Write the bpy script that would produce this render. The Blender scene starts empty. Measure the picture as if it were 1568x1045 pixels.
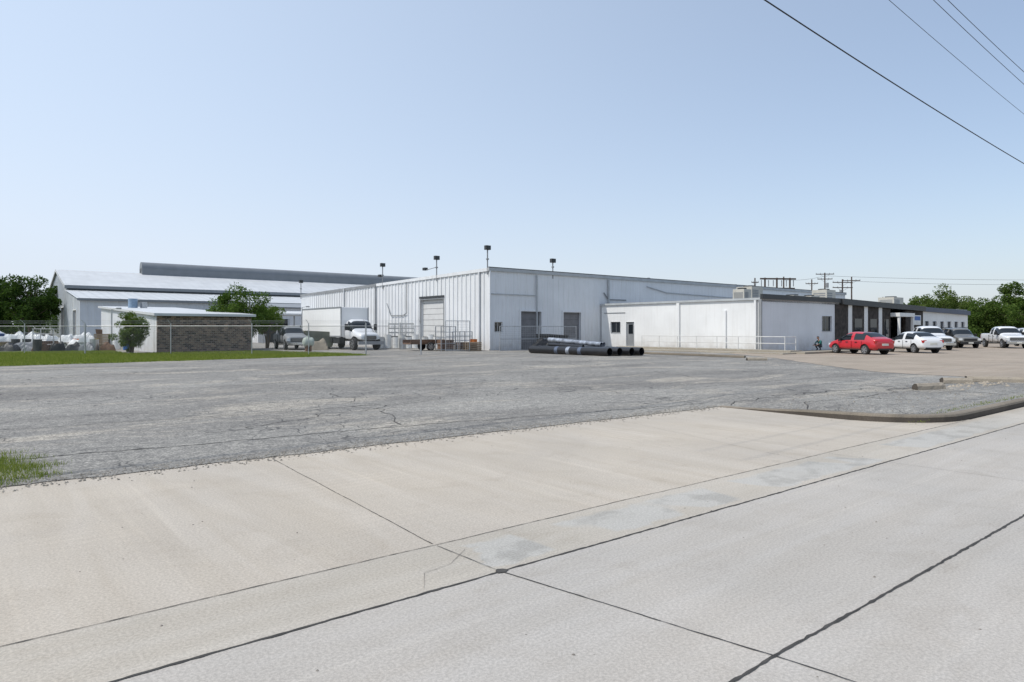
import bpy, math, random
import numpy as np
from mathutils import Vector, Matrix
random.seed(7); rng=np.random.default_rng(11)
sc=bpy.context.scene
ANG=math.atan2(.630,.777); CU=math.cos(ANG); SU=math.sin(ANG)
def UV(u,v): return (u*CU-v*SU, u*SU+v*CU)

# ------------------------------------------------------------ materials
def newmat(name):
    m=bpy.data.materials.new(name); m.use_nodes=True
    nt=m.node_tree; b=nt.nodes['Principled BSDF']
    return m,nt,b
def mixc(nt,fac,a,b,mode='MIX'):
    n=nt.nodes.new('ShaderNodeMix'); n.data_type='RGBA'; n.blend_type=mode
    for sock,val in ((n.inputs[0],fac),(n.inputs[6],a),(n.inputs[7],b)):
        if isinstance(val,bpy.types.NodeSocket): nt.links.new(val,sock)
        elif isinstance(val,(int,float)): sock.default_value=val
        else: sock.default_value=(*val,1)
    return n.outputs[2]
def rng_(nt,src,a,b,c=0.,d=1.):
    n=nt.nodes.new('ShaderNodeMapRange'); nt.links.new(src,n.inputs[0])
    n.inputs[1].default_value=a;n.inputs[2].default_value=b;n.inputs[3].default_value=c;n.inputs[4].default_value=d
    return n.outputs[0]
def mul(nt,a,b,op='MULTIPLY'):
    n=nt.nodes.new('ShaderNodeMath'); n.operation=op
    for s,v in ((n.inputs[0],a),(n.inputs[1],b)):
        if isinstance(v,(int,float)): s.default_value=v
        else: nt.links.new(v,s)
    return n.outputs[0]
def coords(nt,scale=(1,1,1),rot=(0,0,0)):
    tc=nt.nodes.new('ShaderNodeTexCoord'); mp=nt.nodes.new('ShaderNodeMapping')
    mp.inputs['Scale'].default_value=scale; mp.inputs['Rotation'].default_value=rot
    nt.links.new(tc.outputs['Object'],mp.inputs[0]); return mp.outputs[0]
def noise(nt,vec,scale,detail=4,rough=.55,dist=0):
    n=nt.nodes.new('ShaderNodeTexNoise'); nt.links.new(vec,n.inputs['Vector'])
    n.inputs['Scale'].default_value=scale;n.inputs['Detail'].default_value=detail
    n.inputs['Roughness'].default_value=rough;n.inputs['Distortion'].default_value=dist
    return n.outputs['Fac']
def vor(nt,vec,scale,feature='F1'):
    n=nt.nodes.new('ShaderNodeTexVoronoi'); n.feature=feature; nt.links.new(vec,n.inputs['Vector'])
    n.inputs['Scale'].default_value=scale; return n
def bump(nt,b,h,strength=.3,dist=.01):
    n=nt.nodes.new('ShaderNodeBump'); n.inputs['Strength'].default_value=strength;n.inputs['Distance'].default_value=dist
    nt.links.new(h,n.inputs['Height']); nt.links.new(n.outputs[0],b.inputs['Normal'])
def sc3(c,k): return tuple(min(1,x*k) for x in c)

def M(name,c,rough=.6,metal=0.,var=.12,scale=1.5,fine=0,bmp=0,spec=.5,stretch=(1,1,1),coat=0):
    m,nt,b=newmat(name); v=coords(nt,stretch)
    f=rng_(nt,noise(nt,v,scale,5),.3,.7)
    col=mixc(nt,f,sc3(c,1-var),sc3(c,1+var))
    if fine:
        g=rng_(nt,noise(nt,v,fine,2),.35,.65); col=mixc(nt,g,col,mixc(nt,1.,col,(.82,.82,.82),'MULTIPLY'))
    nt.links.new(col,b.inputs['Base Color'])
    b.inputs['Roughness'].default_value=rough;b.inputs['Metallic'].default_value=metal
    b.inputs['Specular IOR Level'].default_value=spec; b.inputs['Coat Weight'].default_value=coat
    b.inputs['Coat Roughness'].default_value=.06
    if bmp: bump(nt,b,noise(nt,v,fine or 20,3),bmp)
    return m

def concrete(name,base,warm,streakdir=0,patches=False):
    m,nt,b=newmat(name); v=coords(nt)
    big=rng_(nt,noise(nt,v,.35,4,.6,.4),.35,.65)
    col=mixc(nt,big,base,warm)
    st=rng_(nt,noise(nt,coords(nt,(.25,3.2,1) if streakdir==0 else (3.0,.3,1),(0,0,.12)),1.0,5,.6,.6),.36,.66)
    col=mixc(nt,mul(nt,st,.42),col,mixc(nt,1.,col,(.82,.79,.74),'MULTIPLY'))
    st2=rng_(nt,noise(nt,coords(nt,(.12,9,1) if streakdir==0 else (9,.3,1),(0,0,-.05)),1.0,3,.5,.3),.58,.72)
    col=mixc(nt,mul(nt,st2,.45),col,mixc(nt,1.,col,(1.14,1.14,1.13),'MULTIPLY'))
    if streakdir==1:
        wv=nt.nodes.new('ShaderNodeTexWave'); wv.wave_type='RINGS'; nt.links.new(coords(nt,(1,1,1)),wv.inputs['Vector'])
        wv.inputs['Scale'].default_value=2.2; wv.inputs['Distortion'].default_value=1.5; wv.inputs['Detail'].default_value=3; wv.inputs['Detail Scale'].default_value=.4
        wm=rng_(nt,noise(nt,v,.45,3),.5,.66)
        col=mixc(nt,mul(nt,mul(nt,wv.outputs['Fac'],wm),.30),col,mixc(nt,1.,col,(1.2,1.19,1.18),'MULTIPLY'))
    blot=rng_(nt,noise(nt,v,1.6,6,.65,.8),.52,.75)
    col=mixc(nt,mul(nt,blot,.42),col,mixc(nt,1.,col,(.76,.73,.69),'MULTIPLY'))
    if patches:
        sx=nt.nodes.new('ShaderNodeSeparateXYZ'); nt.links.new(v,sx.inputs[0])
        nz=noise(nt,v,3.0,5,.6)
        yy=mul(nt,sx.outputs[1],mul(nt,nz,.25),'ADD')
        a=mul(nt,rng_(nt,yy,3.86,3.90),rng_(nt,yy,4.38,4.44,1,0))
        uu=mul(nt,sx.outputs[0],mul(nt,nz,.8),'ADD')
        a=mul(nt,a,mul(nt,rng_(nt,uu,3.30,3.36),rng_(nt,uu,12,18,1,0)))
        seg=rng_(nt,noise(nt,coords(nt,(1,.5,1)),.75,2),.44,.47)
        a=mul(nt,a,seg)
        col=mixc(nt,mul(nt,a,.5),col,mixc(nt,rng_(nt,noise(nt,v,2.2,4),.40,.5),(.30,.31,.305),(.47,.475,.46)))
    ag=rng_(nt,noise(nt,v,55,3,.7),.38,.62)
    col=mixc(nt,ag,mixc(nt,1.,col,(.82,.82,.82),'MULTIPLY'),mixc(nt,1.,col,(1.08,1.08,1.08),'MULTIPLY'))
    ag2=rng_(nt,noise(nt,v,160,2,.6),.4,.6)
    col=mixc(nt,mul(nt,ag2,.5),col,mixc(nt,1.,col,(.82,.82,.83),'MULTIPLY'))
    sp=rng_(nt,vor(nt,v,3.5).outputs['Distance'],.02,.03,1,0)
    col=mixc(nt,mul(nt,sp,.6),col,(.09,.08,.07))
    pit=rng_(nt,vor(nt,v,38).outputs['Distance'],.08,.13,1,0)
    col=mixc(nt,mul(nt,pit,.35),col,(.20,.18,.16))
    nt.links.new(col,b.inputs['Base Color']); b.inputs['Roughness'].default_value=.9
    b.inputs['Specular IOR Level'].default_value=.25
    bump(nt,b,mul(nt,ag,mul(nt,ag2,.6,'ADD')),.2,.003)
    return m
road_m=concrete('road_concrete',(.455,.43,.395),(.515,.48,.435))
drive_m=concrete('apron_concrete',(.485,.44,.38),(.54,.485,.41),1)
gut_m=concrete('gutter_concrete',(.46,.425,.37),(.53,.485,.42),0,True)
tan_m=concrete('tan_pavement',(.34,.29,.235),(.42,.355,.29))
yard_m=concrete('yard_paving',(.27,.26,.24),(.35,.33,.30))

def asphalt():
    m,nt,b=newmat('weathered_asphalt'); v=coords(nt)
    big=rng_(nt,noise(nt,coords(nt,(.6,1.2,1)),.22,5,.62,.8),.36,.64)
    col=mixc(nt,big,(.222,.213,.199),(.335,.325,.302))
    sand=rng_(nt,noise(nt,coords(nt,(.5,1.3,1),(0,0,.1)),.42,6,.66,.7),.52,.64)
    col=mixc(nt,mul(nt,sand,.8),col,(.46,.422,.362))
    dk=rng_(nt,noise(nt,coords(nt,(.6,1.1,1)),.7,6,.7,1.),.54,.70)
    col=mixc(nt,mul(nt,dk,.6),col,(.15,.147,.142))
    stone=vor(nt,v,42)
    s=rng_(nt,stone.outputs['Color'],.0,1.)
    col=mixc(nt,s,mixc(nt,1.,col,(.55,.55,.56),'MULTIPLY'),mixc(nt,1.,col,(1.42,1.40,1.36),'MULTIPLY'))
    s3=rng_(nt,vor(nt,v,16).outputs['Color'],.1,.9)
    col=mixc(nt,s3,mixc(nt,1.,col,(.84,.84,.84),'MULTIPLY'),mixc(nt,1.,col,(1.16,1.16,1.15),'MULTIPLY'))
    s4=rng_(nt,noise(nt,v,5.,5,.75),.35,.65)
    col=mixc(nt,s4,mixc(nt,1.,col,(.80,.80,.81),'MULTIPLY'),mixc(nt,1.,col,(1.18,1.18,1.17),'MULTIPLY'))
    gap=rng_(nt,stone.outputs['Distance'],.35,.75)
    col=mixc(nt,mul(nt,gap,.45),col,(.09,.09,.09))
    nz=nt.nodes.new('ShaderNodeTexNoise'); nt.links.new(v,nz.inputs['Vector']); nz.inputs['Scale'].default_value=1.2; nz.inputs['Detail'].default_value=4
    vm=nt.nodes.new('ShaderNodeVectorMath'); vm.operation='MULTIPLY_ADD'
    nt.links.new(nz.outputs['Color'],vm.inputs[0]); vm.inputs[1].default_value=(.9,.9,0); nt.links.new(v,vm.inputs[2])
    ce=rng_(nt,vor(nt,vm.outputs[0],1.5,'DISTANCE_TO_EDGE').outputs['Distance'],.006,.022,1,0)
    msk=rng_(nt,noise(nt,v,.3,3),.45,.58)
    col=mixc(nt,mul(nt,mul(nt,ce,msk),.85),col,(.06,.06,.06))
    nt.links.new(col,b.inputs['Base Color']); b.inputs['Roughness'].default_value=.92
    b.inputs['Specular IOR Level'].default_value=.25
    bump(nt,b,mul(nt,stone.outputs['Distance'],-1.),.4,.006)
    return m
asph_m=asphalt()
crack_m=M('crack_filler',(.05,.047,.043),.9,var=.4,scale=8)
crackl_m=M('fine_joint',(.20,.18,.16),.9,var=.5,scale=6)
dirt_m=M('ground_soil',(.17,.17,.08),.95,var=.35,scale=.4,fine=12)
grass_m=M('grass_turf',(.145,.185,.045),.9,var=.35,scale=.7,fine=14)
def leafmat(name,c1,c2,tr=.35):
    m=bpy.data.materials.new(name); m.use_nodes=True; nt=m.node_tree; nt.nodes.clear()
    out=nt.nodes.new('ShaderNodeOutputMaterial'); g=nt.nodes.new('ShaderNodeNewGeometry')
    col=mixc(nt,g.outputs['Random Per Island'],c1,c2)
    d=nt.nodes.new('ShaderNodeBsdfDiffuse'); t=nt.nodes.new('ShaderNodeBsdfTranslucent'); mx=nt.nodes.new('ShaderNodeMixShader')
    nt.links.new(col,d.inputs[0]); nt.links.new(mixc(nt,1.,col,(1.2,1.4,.6),'MULTIPLY'),t.inputs[0]); mx.inputs[0].default_value=tr
    nt.links.new(d.outputs[0],mx.inputs[1]);nt.links.new(t.outputs[0],mx.inputs[2]);nt.links.new(mx.outputs[0],out.inputs[0])
    return m
blade_m=leafmat('grass_blades',(.13,.18,.035),(.27,.28,.09),.3)
leaf_m=leafmat('leaves',(.04,.08,.02),(.12,.17,.045))
leafd_m=leafmat('leaves_dark',(.025,.05,.015),(.075,.12,.035))
leafl_m=leafmat('leaves_light',(.06,.10,.025),(.15,.19,.06))
bark_m=M('bark',(.13,.10,.075),.95,var=.3,scale=6,fine=30,bmp=.5)

def metalwall(name,c,dirt=.16):
    m,nt,b=newmat(name); v=coords(nt)
    f=rng_(nt,noise(nt,v,.4,4),.35,.65); col=mixc(nt,f,sc3(c,.93),sc3(c,1.03))
    st=rng_(nt,noise(nt,coords(nt,(5,5,.35)),1.,4,.6),.5,.75)
    col=mixc(nt,mul(nt,st,dirt*1.8),col,(.42,.39,.34))
    sx=nt.nodes.new('ShaderNodeSeparateXYZ'); nt.links.new(v,sx.inputs[0])
    lo=rng_(nt,sx.outputs[2],.1,1.4,1,0)
    col=mixc(nt,mul(nt,mul(nt,lo,rng_(nt,noise(nt,v,1.5,5),.3,.7)),.5),col,(.36,.32,.27))
    nt.links.new(col,b.inputs['Base Color']); b.inputs['Roughness'].default_value=.45
    return m
wall_m=metalwall('white_metal_siding',(.73,.745,.76))
blockw_m=metalwall('white_painted_block',(.78,.785,.78),.1)
gray_m=metalwall('pale_grey_siding',(.58,.61,.64))
officew_m=metalwall('pale_painted_stucco',(.70,.72,.75),.08)
roof_m=M('white_metal_roof',(.56,.575,.585),.5,var=.08,scale=.5)
monit_m=M('grey_roof_vent_metal',(.20,.215,.23),.5,metal=.1,var=.08,scale=.6)
trim_m=M('dark_trim',(.035,.037,.04),.5,var=.2)
grey_m=M('grey_trim',(.24,.25,.26),.5,var=.15)
lgrey_m=M('light_grey_trim',(.42,.44,.45),.5,var=.12)
galv_m=M('galvanised_steel',(.42,.43,.44),.4,metal=.7,var=.15,scale=4)
rail_m=M('rail_paint',(.62,.62,.60),.5,var=.1)
door_m=M('rollup_door_white',(.62,.62,.61),.5,var=.07,scale=2)
doorg_m=M('rollup_door_grey',(.17,.17,.18),.5,var=.15,scale=2)
glass_m,_nt,_b=newmat('dark_glass'); _b.inputs['Base Color'].default_value=(.012,.016,.02,1);_b.inputs['Roughness'].default_value=.05;_b.inputs['Specular IOR Level'].default_value=.6
blackp_m=M('black_plastic',(.012,.012,.013),.45,var=.2)
pipe_m=M('black_hdpe_pipe',(.014,.014,.016),.33,var=.25,scale=3)
tyre_m=M('tyre_rubber',(.022,.022,.022),.85,var=.2)
rim_m=M('alloy_rim',(.45,.46,.47),.35,metal=.8)
chrome_m=M('chrome',(.6,.6,.6),.15,metal=1,var=.03)
red_m=M('red_car_paint',(.50,.010,.020),.35,var=.03,coat=1)
whitep_m=M('white_car_paint',(.72,.73,.74),.35,var=.02,coat=1)
boxw_m=M('cargo_box_white',(.84,.84,.83),.45,var=.03,scale=.6)
silver_m=M('silver_car_paint',(.20,.195,.18),.35,metal=.35,var=.03,coat=1)
tail_m=M('tail_light',(.45,.01,.01),.2,var=.05,coat=1)
head_m=M('head_light',(.65,.68,.7),.1,var=.05,coat=1)
plate_m=M('number_plate',(.6,.6,.55),.5)
blue_m=M('blue_paint',(.03,.12,.40),.5)
tank_m=M('blue_tank',(.20,.28,.38),.35,var=.2,scale=5)
bluew_m=M('dusty_wrap_film',(.085,.105,.15),.3,var=.4,scale=5)
silverw_m=M('silver_wrap_film',(.33,.36,.41),.28,metal=.3,var=.6,scale=3,fine=7,bmp=.9)
orange_m=M('orange_paint',(.60,.18,.04),.5)
yellow_m=M('yellow_paint',(.60,.45,.06),.5)
rust_m=M('rusty_steel',(.14,.08,.05),.8,var=.4,scale=5)
wood_m=M('weathered_wood',(.26,.20,.14),.9,var=.3,scale=4,stretch=(1,6,1))
pole_m=M('utility_pole_wood',(.075,.055,.045),.9,var=.3)
poly_m=M('white_plastic',(.72,.73,.72),.4,var=.1,scale=3)
beige_m=M('hvac_beige',(.50,.48,.42),.5,var=.1)
wire_m=M('power_cable',(.012,.012,.013),.6)
tealc_m=M('teal_shirt',(.02,.13,.12),.9,var=.2,scale=9)
pants_m=M('dark_trousers',(.03,.035,.05),.9,var=.2,scale=9)
skin_m=M('skin',(.34,.19,.13),.6,var=.05)
hair_m=M('hair',(.02,.015,.01),.7)
def brick():
    m,nt,b=newmat('brown_brick'); tc=nt.nodes.new('ShaderNodeTexCoord')
    sx=nt.nodes.new('ShaderNodeSeparateXYZ'); nt.links.new(tc.outputs['Object'],sx.inputs[0])
    cx=nt.nodes.new('ShaderNodeCombineXYZ'); nt.links.new(sx.outputs[0],cx.inputs[0]); nt.links.new(sx.outputs[2],cx.inputs[1])
    br=nt.nodes.new('ShaderNodeTexBrick'); nt.links.new(cx.outputs[0],br.inputs[0])
    br.inputs['Color1'].default_value=(.22,.155,.12,1);br.inputs['Color2'].default_value=(.05,.038,.034,1);br.inputs['Mortar'].default_value=(.22,.20,.18,1)
    br.inputs['Scale'].default_value=1;br.inputs['Brick Width'].default_value=.30;br.inputs['Row Height'].default_value=.13;br.inputs['Mortar Size'].default_value=.012
    col=mixc(nt,rng_(nt,noise(nt,cx.outputs[0],2.5,4),.35,.65),br.outputs[0],mixc(nt,1.,br.outputs[0],(1.5,1.45,1.4),'MULTIPLY'))
    nt.links.new(col,b.inputs['Base Color']); b.inputs['Roughness'].default_value=.9
    bump(nt,b,mul(nt,br.outputs['Fac'],-1.),.5,.01); return m
brick_m=brick()
stone_m=M('dark_stone_cladding',(.050,.042,.037),.9,var=.6,scale=3,fine=9,bmp=.6)
def chain():
    m=bpy.data.materials.new('chain_link'); m.use_nodes=True; nt=m.node_tree; nt.nodes.clear()
    out=nt.nodes.new('ShaderNodeOutputMaterial'); tc=nt.nodes.new('ShaderNodeTexCoord')
    sx=nt.nodes.new('ShaderNodeSeparateXYZ'); nt.links.new(tc.outputs['UV'],sx.inputs[0])
    a=mul(nt,sx.outputs[0],sx.outputs[1],'ADD'); c=mul(nt,sx.outputs[0],sx.outputs[1],'SUBTRACT')
    def ln(x): 
        p=mul(nt,mul(nt,x,14.),1.,'PINGPONG'); return mul(nt,p,.055,'LESS_THAN')
    f=mul(nt,ln(a),ln(c),'MAXIMUM')
    t=nt.nodes.new('ShaderNodeBsdfTransparent'); d=nt.nodes.new('ShaderNodeBsdfDiffuse'); d.inputs[0].default_value=(.20,.21,.21,1)
    mx=nt.nodes.new('ShaderNodeMixShader'); nt.links.new(f,mx.inputs[0]); nt.links.new(t.outputs[0],mx.inputs[1]); nt.links.new(d.outputs[0],mx.inputs[2])
    nt.links.new(mx.outputs[0],out.inputs[0]); return m
chain_m=chain()

# ------------------------------------------------------------ mesh builder
def empty(name,x,y,rot=0.,z=0.):
    e=bpy.data.objects.new(name,None); sc.collection.objects.link(e); e.location=(x,y,z); e.rotation_euler=(0,0,rot); e.empty_display_size=.3
    return e
class MB:
    def __init__(s): s.v=[];s.f=[];s.m=[];s.mats=[]
    def mi(s,m):
        if m not in s.mats: s.mats.append(m)
        return s.mats.index(m)
    def poly(s,pts,m):
        n=len(s.v); s.v+= [tuple(p) for p in pts]; s.f.append(tuple(range(n,n+len(pts)))); s.m.append(s.mi(m))
    def box(s,a0,a1,b0,b1,z0,z1,m,z1b=None):
        n=len(s.v); zb=z1 if z1b is None else z1b
        s.v+=[(a0,b0,z0),(a1,b0,z0),(a1,b1,z0),(a0,b1,z0),(a0,b0,z1),(a1,b0,z1),(a1,b1,zb),(a0,b1,zb)]
        for q in ((3,2,1,0),(4,5,6,7),(0,1,5,4),(1,2,6,5),(2,3,7,6),(3,0,4,7)):
            s.f.append(tuple(n+i for i in q)); s.m.append(s.mi(m))
    def cyl(s,p0,p1,r0,m,r1=None,n=10,caps=True):
        p0=Vector(p0);p1=Vector(p1); r1=r0 if r1 is None else r1
        d=(p1-p0).normalized(); x=d.orthogonal().normalized(); y=d.cross(x)
        k=len(s.v); mi=s.mi(m)
        for p,r in ((p0,r0),(p1,r1)):
            for i in range(n):
                t=2*math.pi*i/n; s.v.append(tuple(p+(x*math.cos(t)+y*math.sin(t))*r))
        for i in range(n):
            j=(i+1)%n; s.f.append((k+i,k+j,k+n+j,k+n+i)); s.m.append(mi)
        if caps:
            s.f.append(tuple(k+i for i in reversed(range(n)))); s.m.append(mi); s.f.append(tuple(k+n+i for i in range(n))); s.m.append(mi)
    def tube(s,p0,p1,ro,ri,m,n=20):
        s.cyl(p0,p1,ro,m,n=n,caps=False); s.cyl(p0,p1,ri,m,n=n,caps=False)
        p0=Vector(p0);p1=Vector(p1);d=(p1-p0).normalized(); x=d.orthogonal().normalized(); y=d.cross(x)
        for p in (p0,p1):
            for i in range(n):
                a=2*math.pi*i/n;b=2*math.pi*(i+1)/n
                e=lambda r,t:tuple(p+(x*math.cos(t)+y*math.sin(t))*r)
                s.poly([e(ri,a),e(ro,a),e(ro,b),e(ri,b)],m)
    def path(s,pts,r,m,n=6):
        for a,b in zip(pts[:-1],pts[1:]): s.cyl(a,b,r,m,n=n)
    def build(s,name,parent=None,smooth=False,loc=None,rot=0.,bevel=0):
        me=bpy.data.meshes.new(name); me.from_pydata(s.v,[],s.f); me.update()
        for m in s.mats: me.materials.append(m)
        me.polygons.foreach_set('material_index',s.m)
        if smooth: me.shade_smooth(); me.set_sharp_from_angle(angle=math.radians(38))
        o=bpy.data.objects.new(name,me); sc.collection.objects.link(o)
        if parent: o.parent=parent
        if loc: o.location=loc
        o.rotation_euler=(0,0,rot)
        if bevel:
            b=o.modifiers.new('bevel','BEVEL'); b.width=bevel; b.segments=2; b.limit_method='ANGLE'
        return o
def ribwall(mb,p0,d,n,s0,s1,z0,ztop,mat,pitch=.3,rib=.07,dep=.04):
    prof=[(s0,0)]; k=math.ceil((s0+.02)/pitch)
    while k*pitch+rib+.03<s1:
        c=k*pitch; prof+=[(c,0),(c+.02,dep),(c+rib-.0,dep),(c+rib+.02,0)]; k+=1
    prof.append((s1,0))
    for (a,da),(b,db) in zip(prof[:-1],prof[1:]):
        pa=(p0[0]+d[0]*a+n[0]*da,p0[1]+d[1]*a+n[1]*da); pb=(p0[0]+d[0]*b+n[0]*db,p0[1]+d[1]*b+n[1]*db)
        mb.poly([(*pa,z0),(*pb,z0),(*pb,ztop(b)),(*pa,ztop(a))],mat)
def wall(mb,p0,d,n,L,z0,ztop,ops,mat,jamb=None,thick=.22,s_start=0.,**kw):
    """wall with real openings; ops=(s0,s1,z0,z1)"""
    cuts=sorted(set([s_start,L]+[o[0] for o in ops]+[o[1] for o in ops]))
    flat=kw.pop('flat',False)
    def seg(a,b,za,zt):
        if flat: mb.poly([(p0[0]+d[0]*a,p0[1]+d[1]*a,za),(p0[0]+d[0]*b,p0[1]+d[1]*b,za),(p0[0]+d[0]*b,p0[1]+d[1]*b,zt(b)),(p0[0]+d[0]*a,p0[1]+d[1]*a,zt(a))],mat)
        else: ribwall(mb,p0,d,n,a,b,za,zt,mat,**kw)
    for a,b in zip(cuts[:-1],cuts[1:]):
        o=[q for q in ops if q[0]<=a+1e-6 and q[1]>=b-1e-6]
        if not o: seg(a,b,z0,ztop)
        else:
            q=o[0]
            if q[2]>z0+.01: seg(a,b,z0,lambda s:q[2])
            seg(a,b,q[3],ztop)
            j=jamb or mat
            P=lambda s,k,z:(p0[0]+d[0]*s-n[0]*k,p0[1]+d[1]*s-n[1]*k,z)
            for s in (a,b): mb.poly([P(s,-.05,q[2]),P(s,thick,q[2]),P(s,thick,q[3]),P(s,-.05,q[3])],j)
            for z in (q[2],q[3]): mb.poly([P(a,-.05,z),P(a,thick,z),P(b,thick,z),P(b,-.05,z)],j)
def rollup(mb,p0,d,n,s0,s1,z0,z1,mat,frame,rec=.18,pan=.5):
    P=lambda s,k,z:(p0[0]+d[0]*s-n[0]*k,p0[1]+d[1]*s-n[1]*k,z)
    z=z0
    while z<z1-.01:
        zt=min(z+pan,z1)
        mb.poly([P(s0,rec,z+.03),P(s1,rec,z+.03),P(s1,rec,zt),P(s0,rec,zt)],mat)
        mb.poly([P(s0,rec+.03,z),P(s1,rec+.03,z),P(s1,rec,z+.03),P(s0,rec,z+.03)],grey_m)
        z=zt
    def fb(a,b,za,zb):
        q=[P(a,-.09,za),P(b,-.09,za),P(b,-.09,zb),P(a,-.09,zb)]; r=[P(a,.0,za),P(b,.0,za),P(b,.0,zb),P(a,.0,zb)]
        mb.poly(q,frame)
        for i in range(4): mb.poly([q[i],q[(i+1)%4],r[(i+1)%4],r[i]],frame)
    fb(s0-.12,s0,z0,z1+.14); fb(s1,s1+.12,z0,z1+.14); fb(s0,s1,z1,z1+.14)
def winpane(mb,p0,d,n,s0,s1,z0,z1,fm=grey_m,rec=.1,nx=1):
    P=lambda s,k,z:(p0[0]+d[0]*s-n[0]*k,p0[1]+d[1]*s-n[1]*k,z)
    mb.poly([P(s0,rec,z0),P(s1,rec,z0),P(s1,rec,z1),P(s0,rec,z1)],glass_m)
    bars=[(s0,s0+.05,z0,z1),(s1-.05,s1,z0,z1),(s0+.05,s1-.05,z0,z0+.05),(s0+.05,s1-.05,z1-.05,z1)]
    for i in range(1,nx+1):
        c=s0+(s1-s0)*i/(nx+1); bars.append((c-.02,c+.02,z0+.05,z1-.05))
    for a,b,c,e in bars: mb.poly([P(a,rec-.02,c),P(b,rec-.02,c),P(b,rec-.02,e),P(a,rec-.02,e)],fm)

# ------------------------------------------------------------ ground
def sst(x,a,b):
    t=max(0,min(1,(x-a)/(b-a))); return t*t*(3-2*t)
def H(u,v): return .115*sst(u,12.7,14.6)*(1-sst(v,5.5,13))*(1-sst(u,60,75))
def usheet(name,cols,vmin,vmax,nv,mat,dz,power=1.):
    V=[];F=[]
    for u in cols:
        a,b=vmin(u),vmax(u)
        for j in range(nv+1):
            v=a+(b-a)*(j/nv)**power; V.append((u,v,H(u,v)+dz))
    for i in range(len(cols)-1):
        for j in range(nv):
            k=i*(nv+1)+j; F.append((k,k+nv+1,k+nv+2,k+1))
    me=bpy.data.meshes.new(name); me.from_pydata(V,[],F); me.materials.append(mat); me.shade_smooth()
    o=bpy.data.objects.new(name,me); sc.collection.objects.link(o); o.rotation_euler=(0,0,ANG); return o
def flat(name,pts,mat,z):
    mb=MB(); mb.poly([(p[0],p[1],z) for p in pts],mat); return mb.build(name,rot=ANG)
flat('ground',[(-1500,-1500),(2500,-1500),(2500,2500),(-1500,2500)],dirt_m,-.03)
flat('street_road',[(-200,-9),(400,-9),(400,3.66),(-200,3.66)],road_m,0)
flat('street_gutter',[(-200,3.66),(400,3.66),(400,4.43),(-200,4.43)],gut_m,.0)
flat('driveway_apron',[(-14,4.43),(14.4,4.43),(14.4,9.3),(-14,9.3)],drive_m,.0)
R=random.Random(3)
def jag(u,s=1.): return s*(math.sin(u*3.1)*.02+math.sin(u*7.7+1)*.015+math.sin(u*17+2)*.012)
cols=[-25+.25*i for i in range(0,151)]+[12.75]
def avmin(u):
    if u<=12.7501: return 8.9-.03*u+jag(u)
    if u<14.25: return 6.1-math.sqrt(max(0,1.5**2-(14.25-u)**2))
    return 4.6
cols+= [12.752,12.8,12.9,13.0,13.2,13.4,13.6,13.8,14.0,14.25]+[14.5+.5*i for i in range(92)]+[62,66,70,75,100,250]
cols=sorted(set(cols))
usheet('asphalt_parking_lot',cols,avmin,lambda u:46.,90,asph_m,.008,1.3)
def vsheet(name,rows,umin,umax,nu,mat,dz,power=1.6):
    V=[];F=[]
    for v in rows:
        a,b=umin(v),umax(v)
        for j in range(nu+1):
            u=a+(b-a)*(j/nu)**power; V.append((u,v,H(u,v)+dz))
    for i in range(len(rows)-1):
        for j in range(nu):
            k=i*(nu+1)+j; F.append((k,k+1,k+nu+2,k+nu+1))
    me=bpy.data.meshes.new(name); me.from_pydata(V,[],F); me.materials.append(mat); me.shade_smooth()
    o=bpy.data.objects.new(name,me); sc.collection.objects.link(o); o.rotation_euler=(0,0,ANG); return o
def tum(v):
    pts=[(4.6,24.0),(6.2,24.8),(11.2,27.2),(15.5,31),(21.5,37),(27.05,41),(30,42)]
    for (a,b),(c,d) in zip(pts[:-1],pts[1:]):
        if a<=v<=c: return b+(d-b)*(v-a)/(c-a)+jag(v,3)
    return 41
vsheet('tan_pavement',[6.0+.25*i for i in range(85)],tum,lambda v:230.,200,tan_m,.016)
flat('yard_paving',[(-6,46.02),(120,46.02),(120,106),(-6,106)],yard_m,.0)
def grassedge(u): return 38.0+.085*max(0,u)+jag(u*.6,5)
def gtop(u): return 75. if u<9 else (52.6 if u<17.5 else 52.6-(u-17.5)*3.2)
gc=[-60+1.*i for i in range(61)]+[.5*i for i in range(1,37)]+[18.5,19,19.5,20,20.4]
V=[];F=[]
for u in gc: V+=[(u,grassedge(u),.014),(u,max(grassedge(u)+.05,gtop(u)),.014)]
for i in range(len(gc)-1): F.append((2*i,2*i+2,2*i+3,2*i+1))
me=bpy.data.meshes.new('grass_verge'); me.from_pydata(V,[],F); me.materials.append(grass_m)
gv=bpy.data.objects.new('grass_verge',me); sc.collection.objects.link(gv); gv.rotation_euler=(0,0,ANG)
def blades(name,pts,hmin,hmax,w,mat):
    n=len(pts); P=np.array(pts); a=rng.uniform(0,2*np.pi,n); h=rng.uniform(hmin,hmax,n)
    dx=np.cos(a)*w; dy=np.sin(a)*w; lx=rng.normal(0,.35,n)*h; ly=rng.normal(0,.35,n)*h
    V=np.empty((n,3,3)); V[:,0]=np.c_[P[:,0]-dx,P[:,1]-dy,P[:,2]];V[:,1]=np.c_[P[:,0]+dx,P[:,1]+dy,P[:,2]];V[:,2]=np.c_[P[:,0]+lx,P[:,1]+ly,P[:,2]+h]
    me=bpy.data.meshes.new(name); me.from_pydata(V.reshape(-1,3).tolist(),[],np.arange(3*n).reshape(-1,3).tolist()); me.materials.append(mat)
    o=bpy.data.objects.new(name,me); sc.collection.objects.link(o); o.rotation_euler=(0,0,ANG); return o
pts=[]
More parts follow.
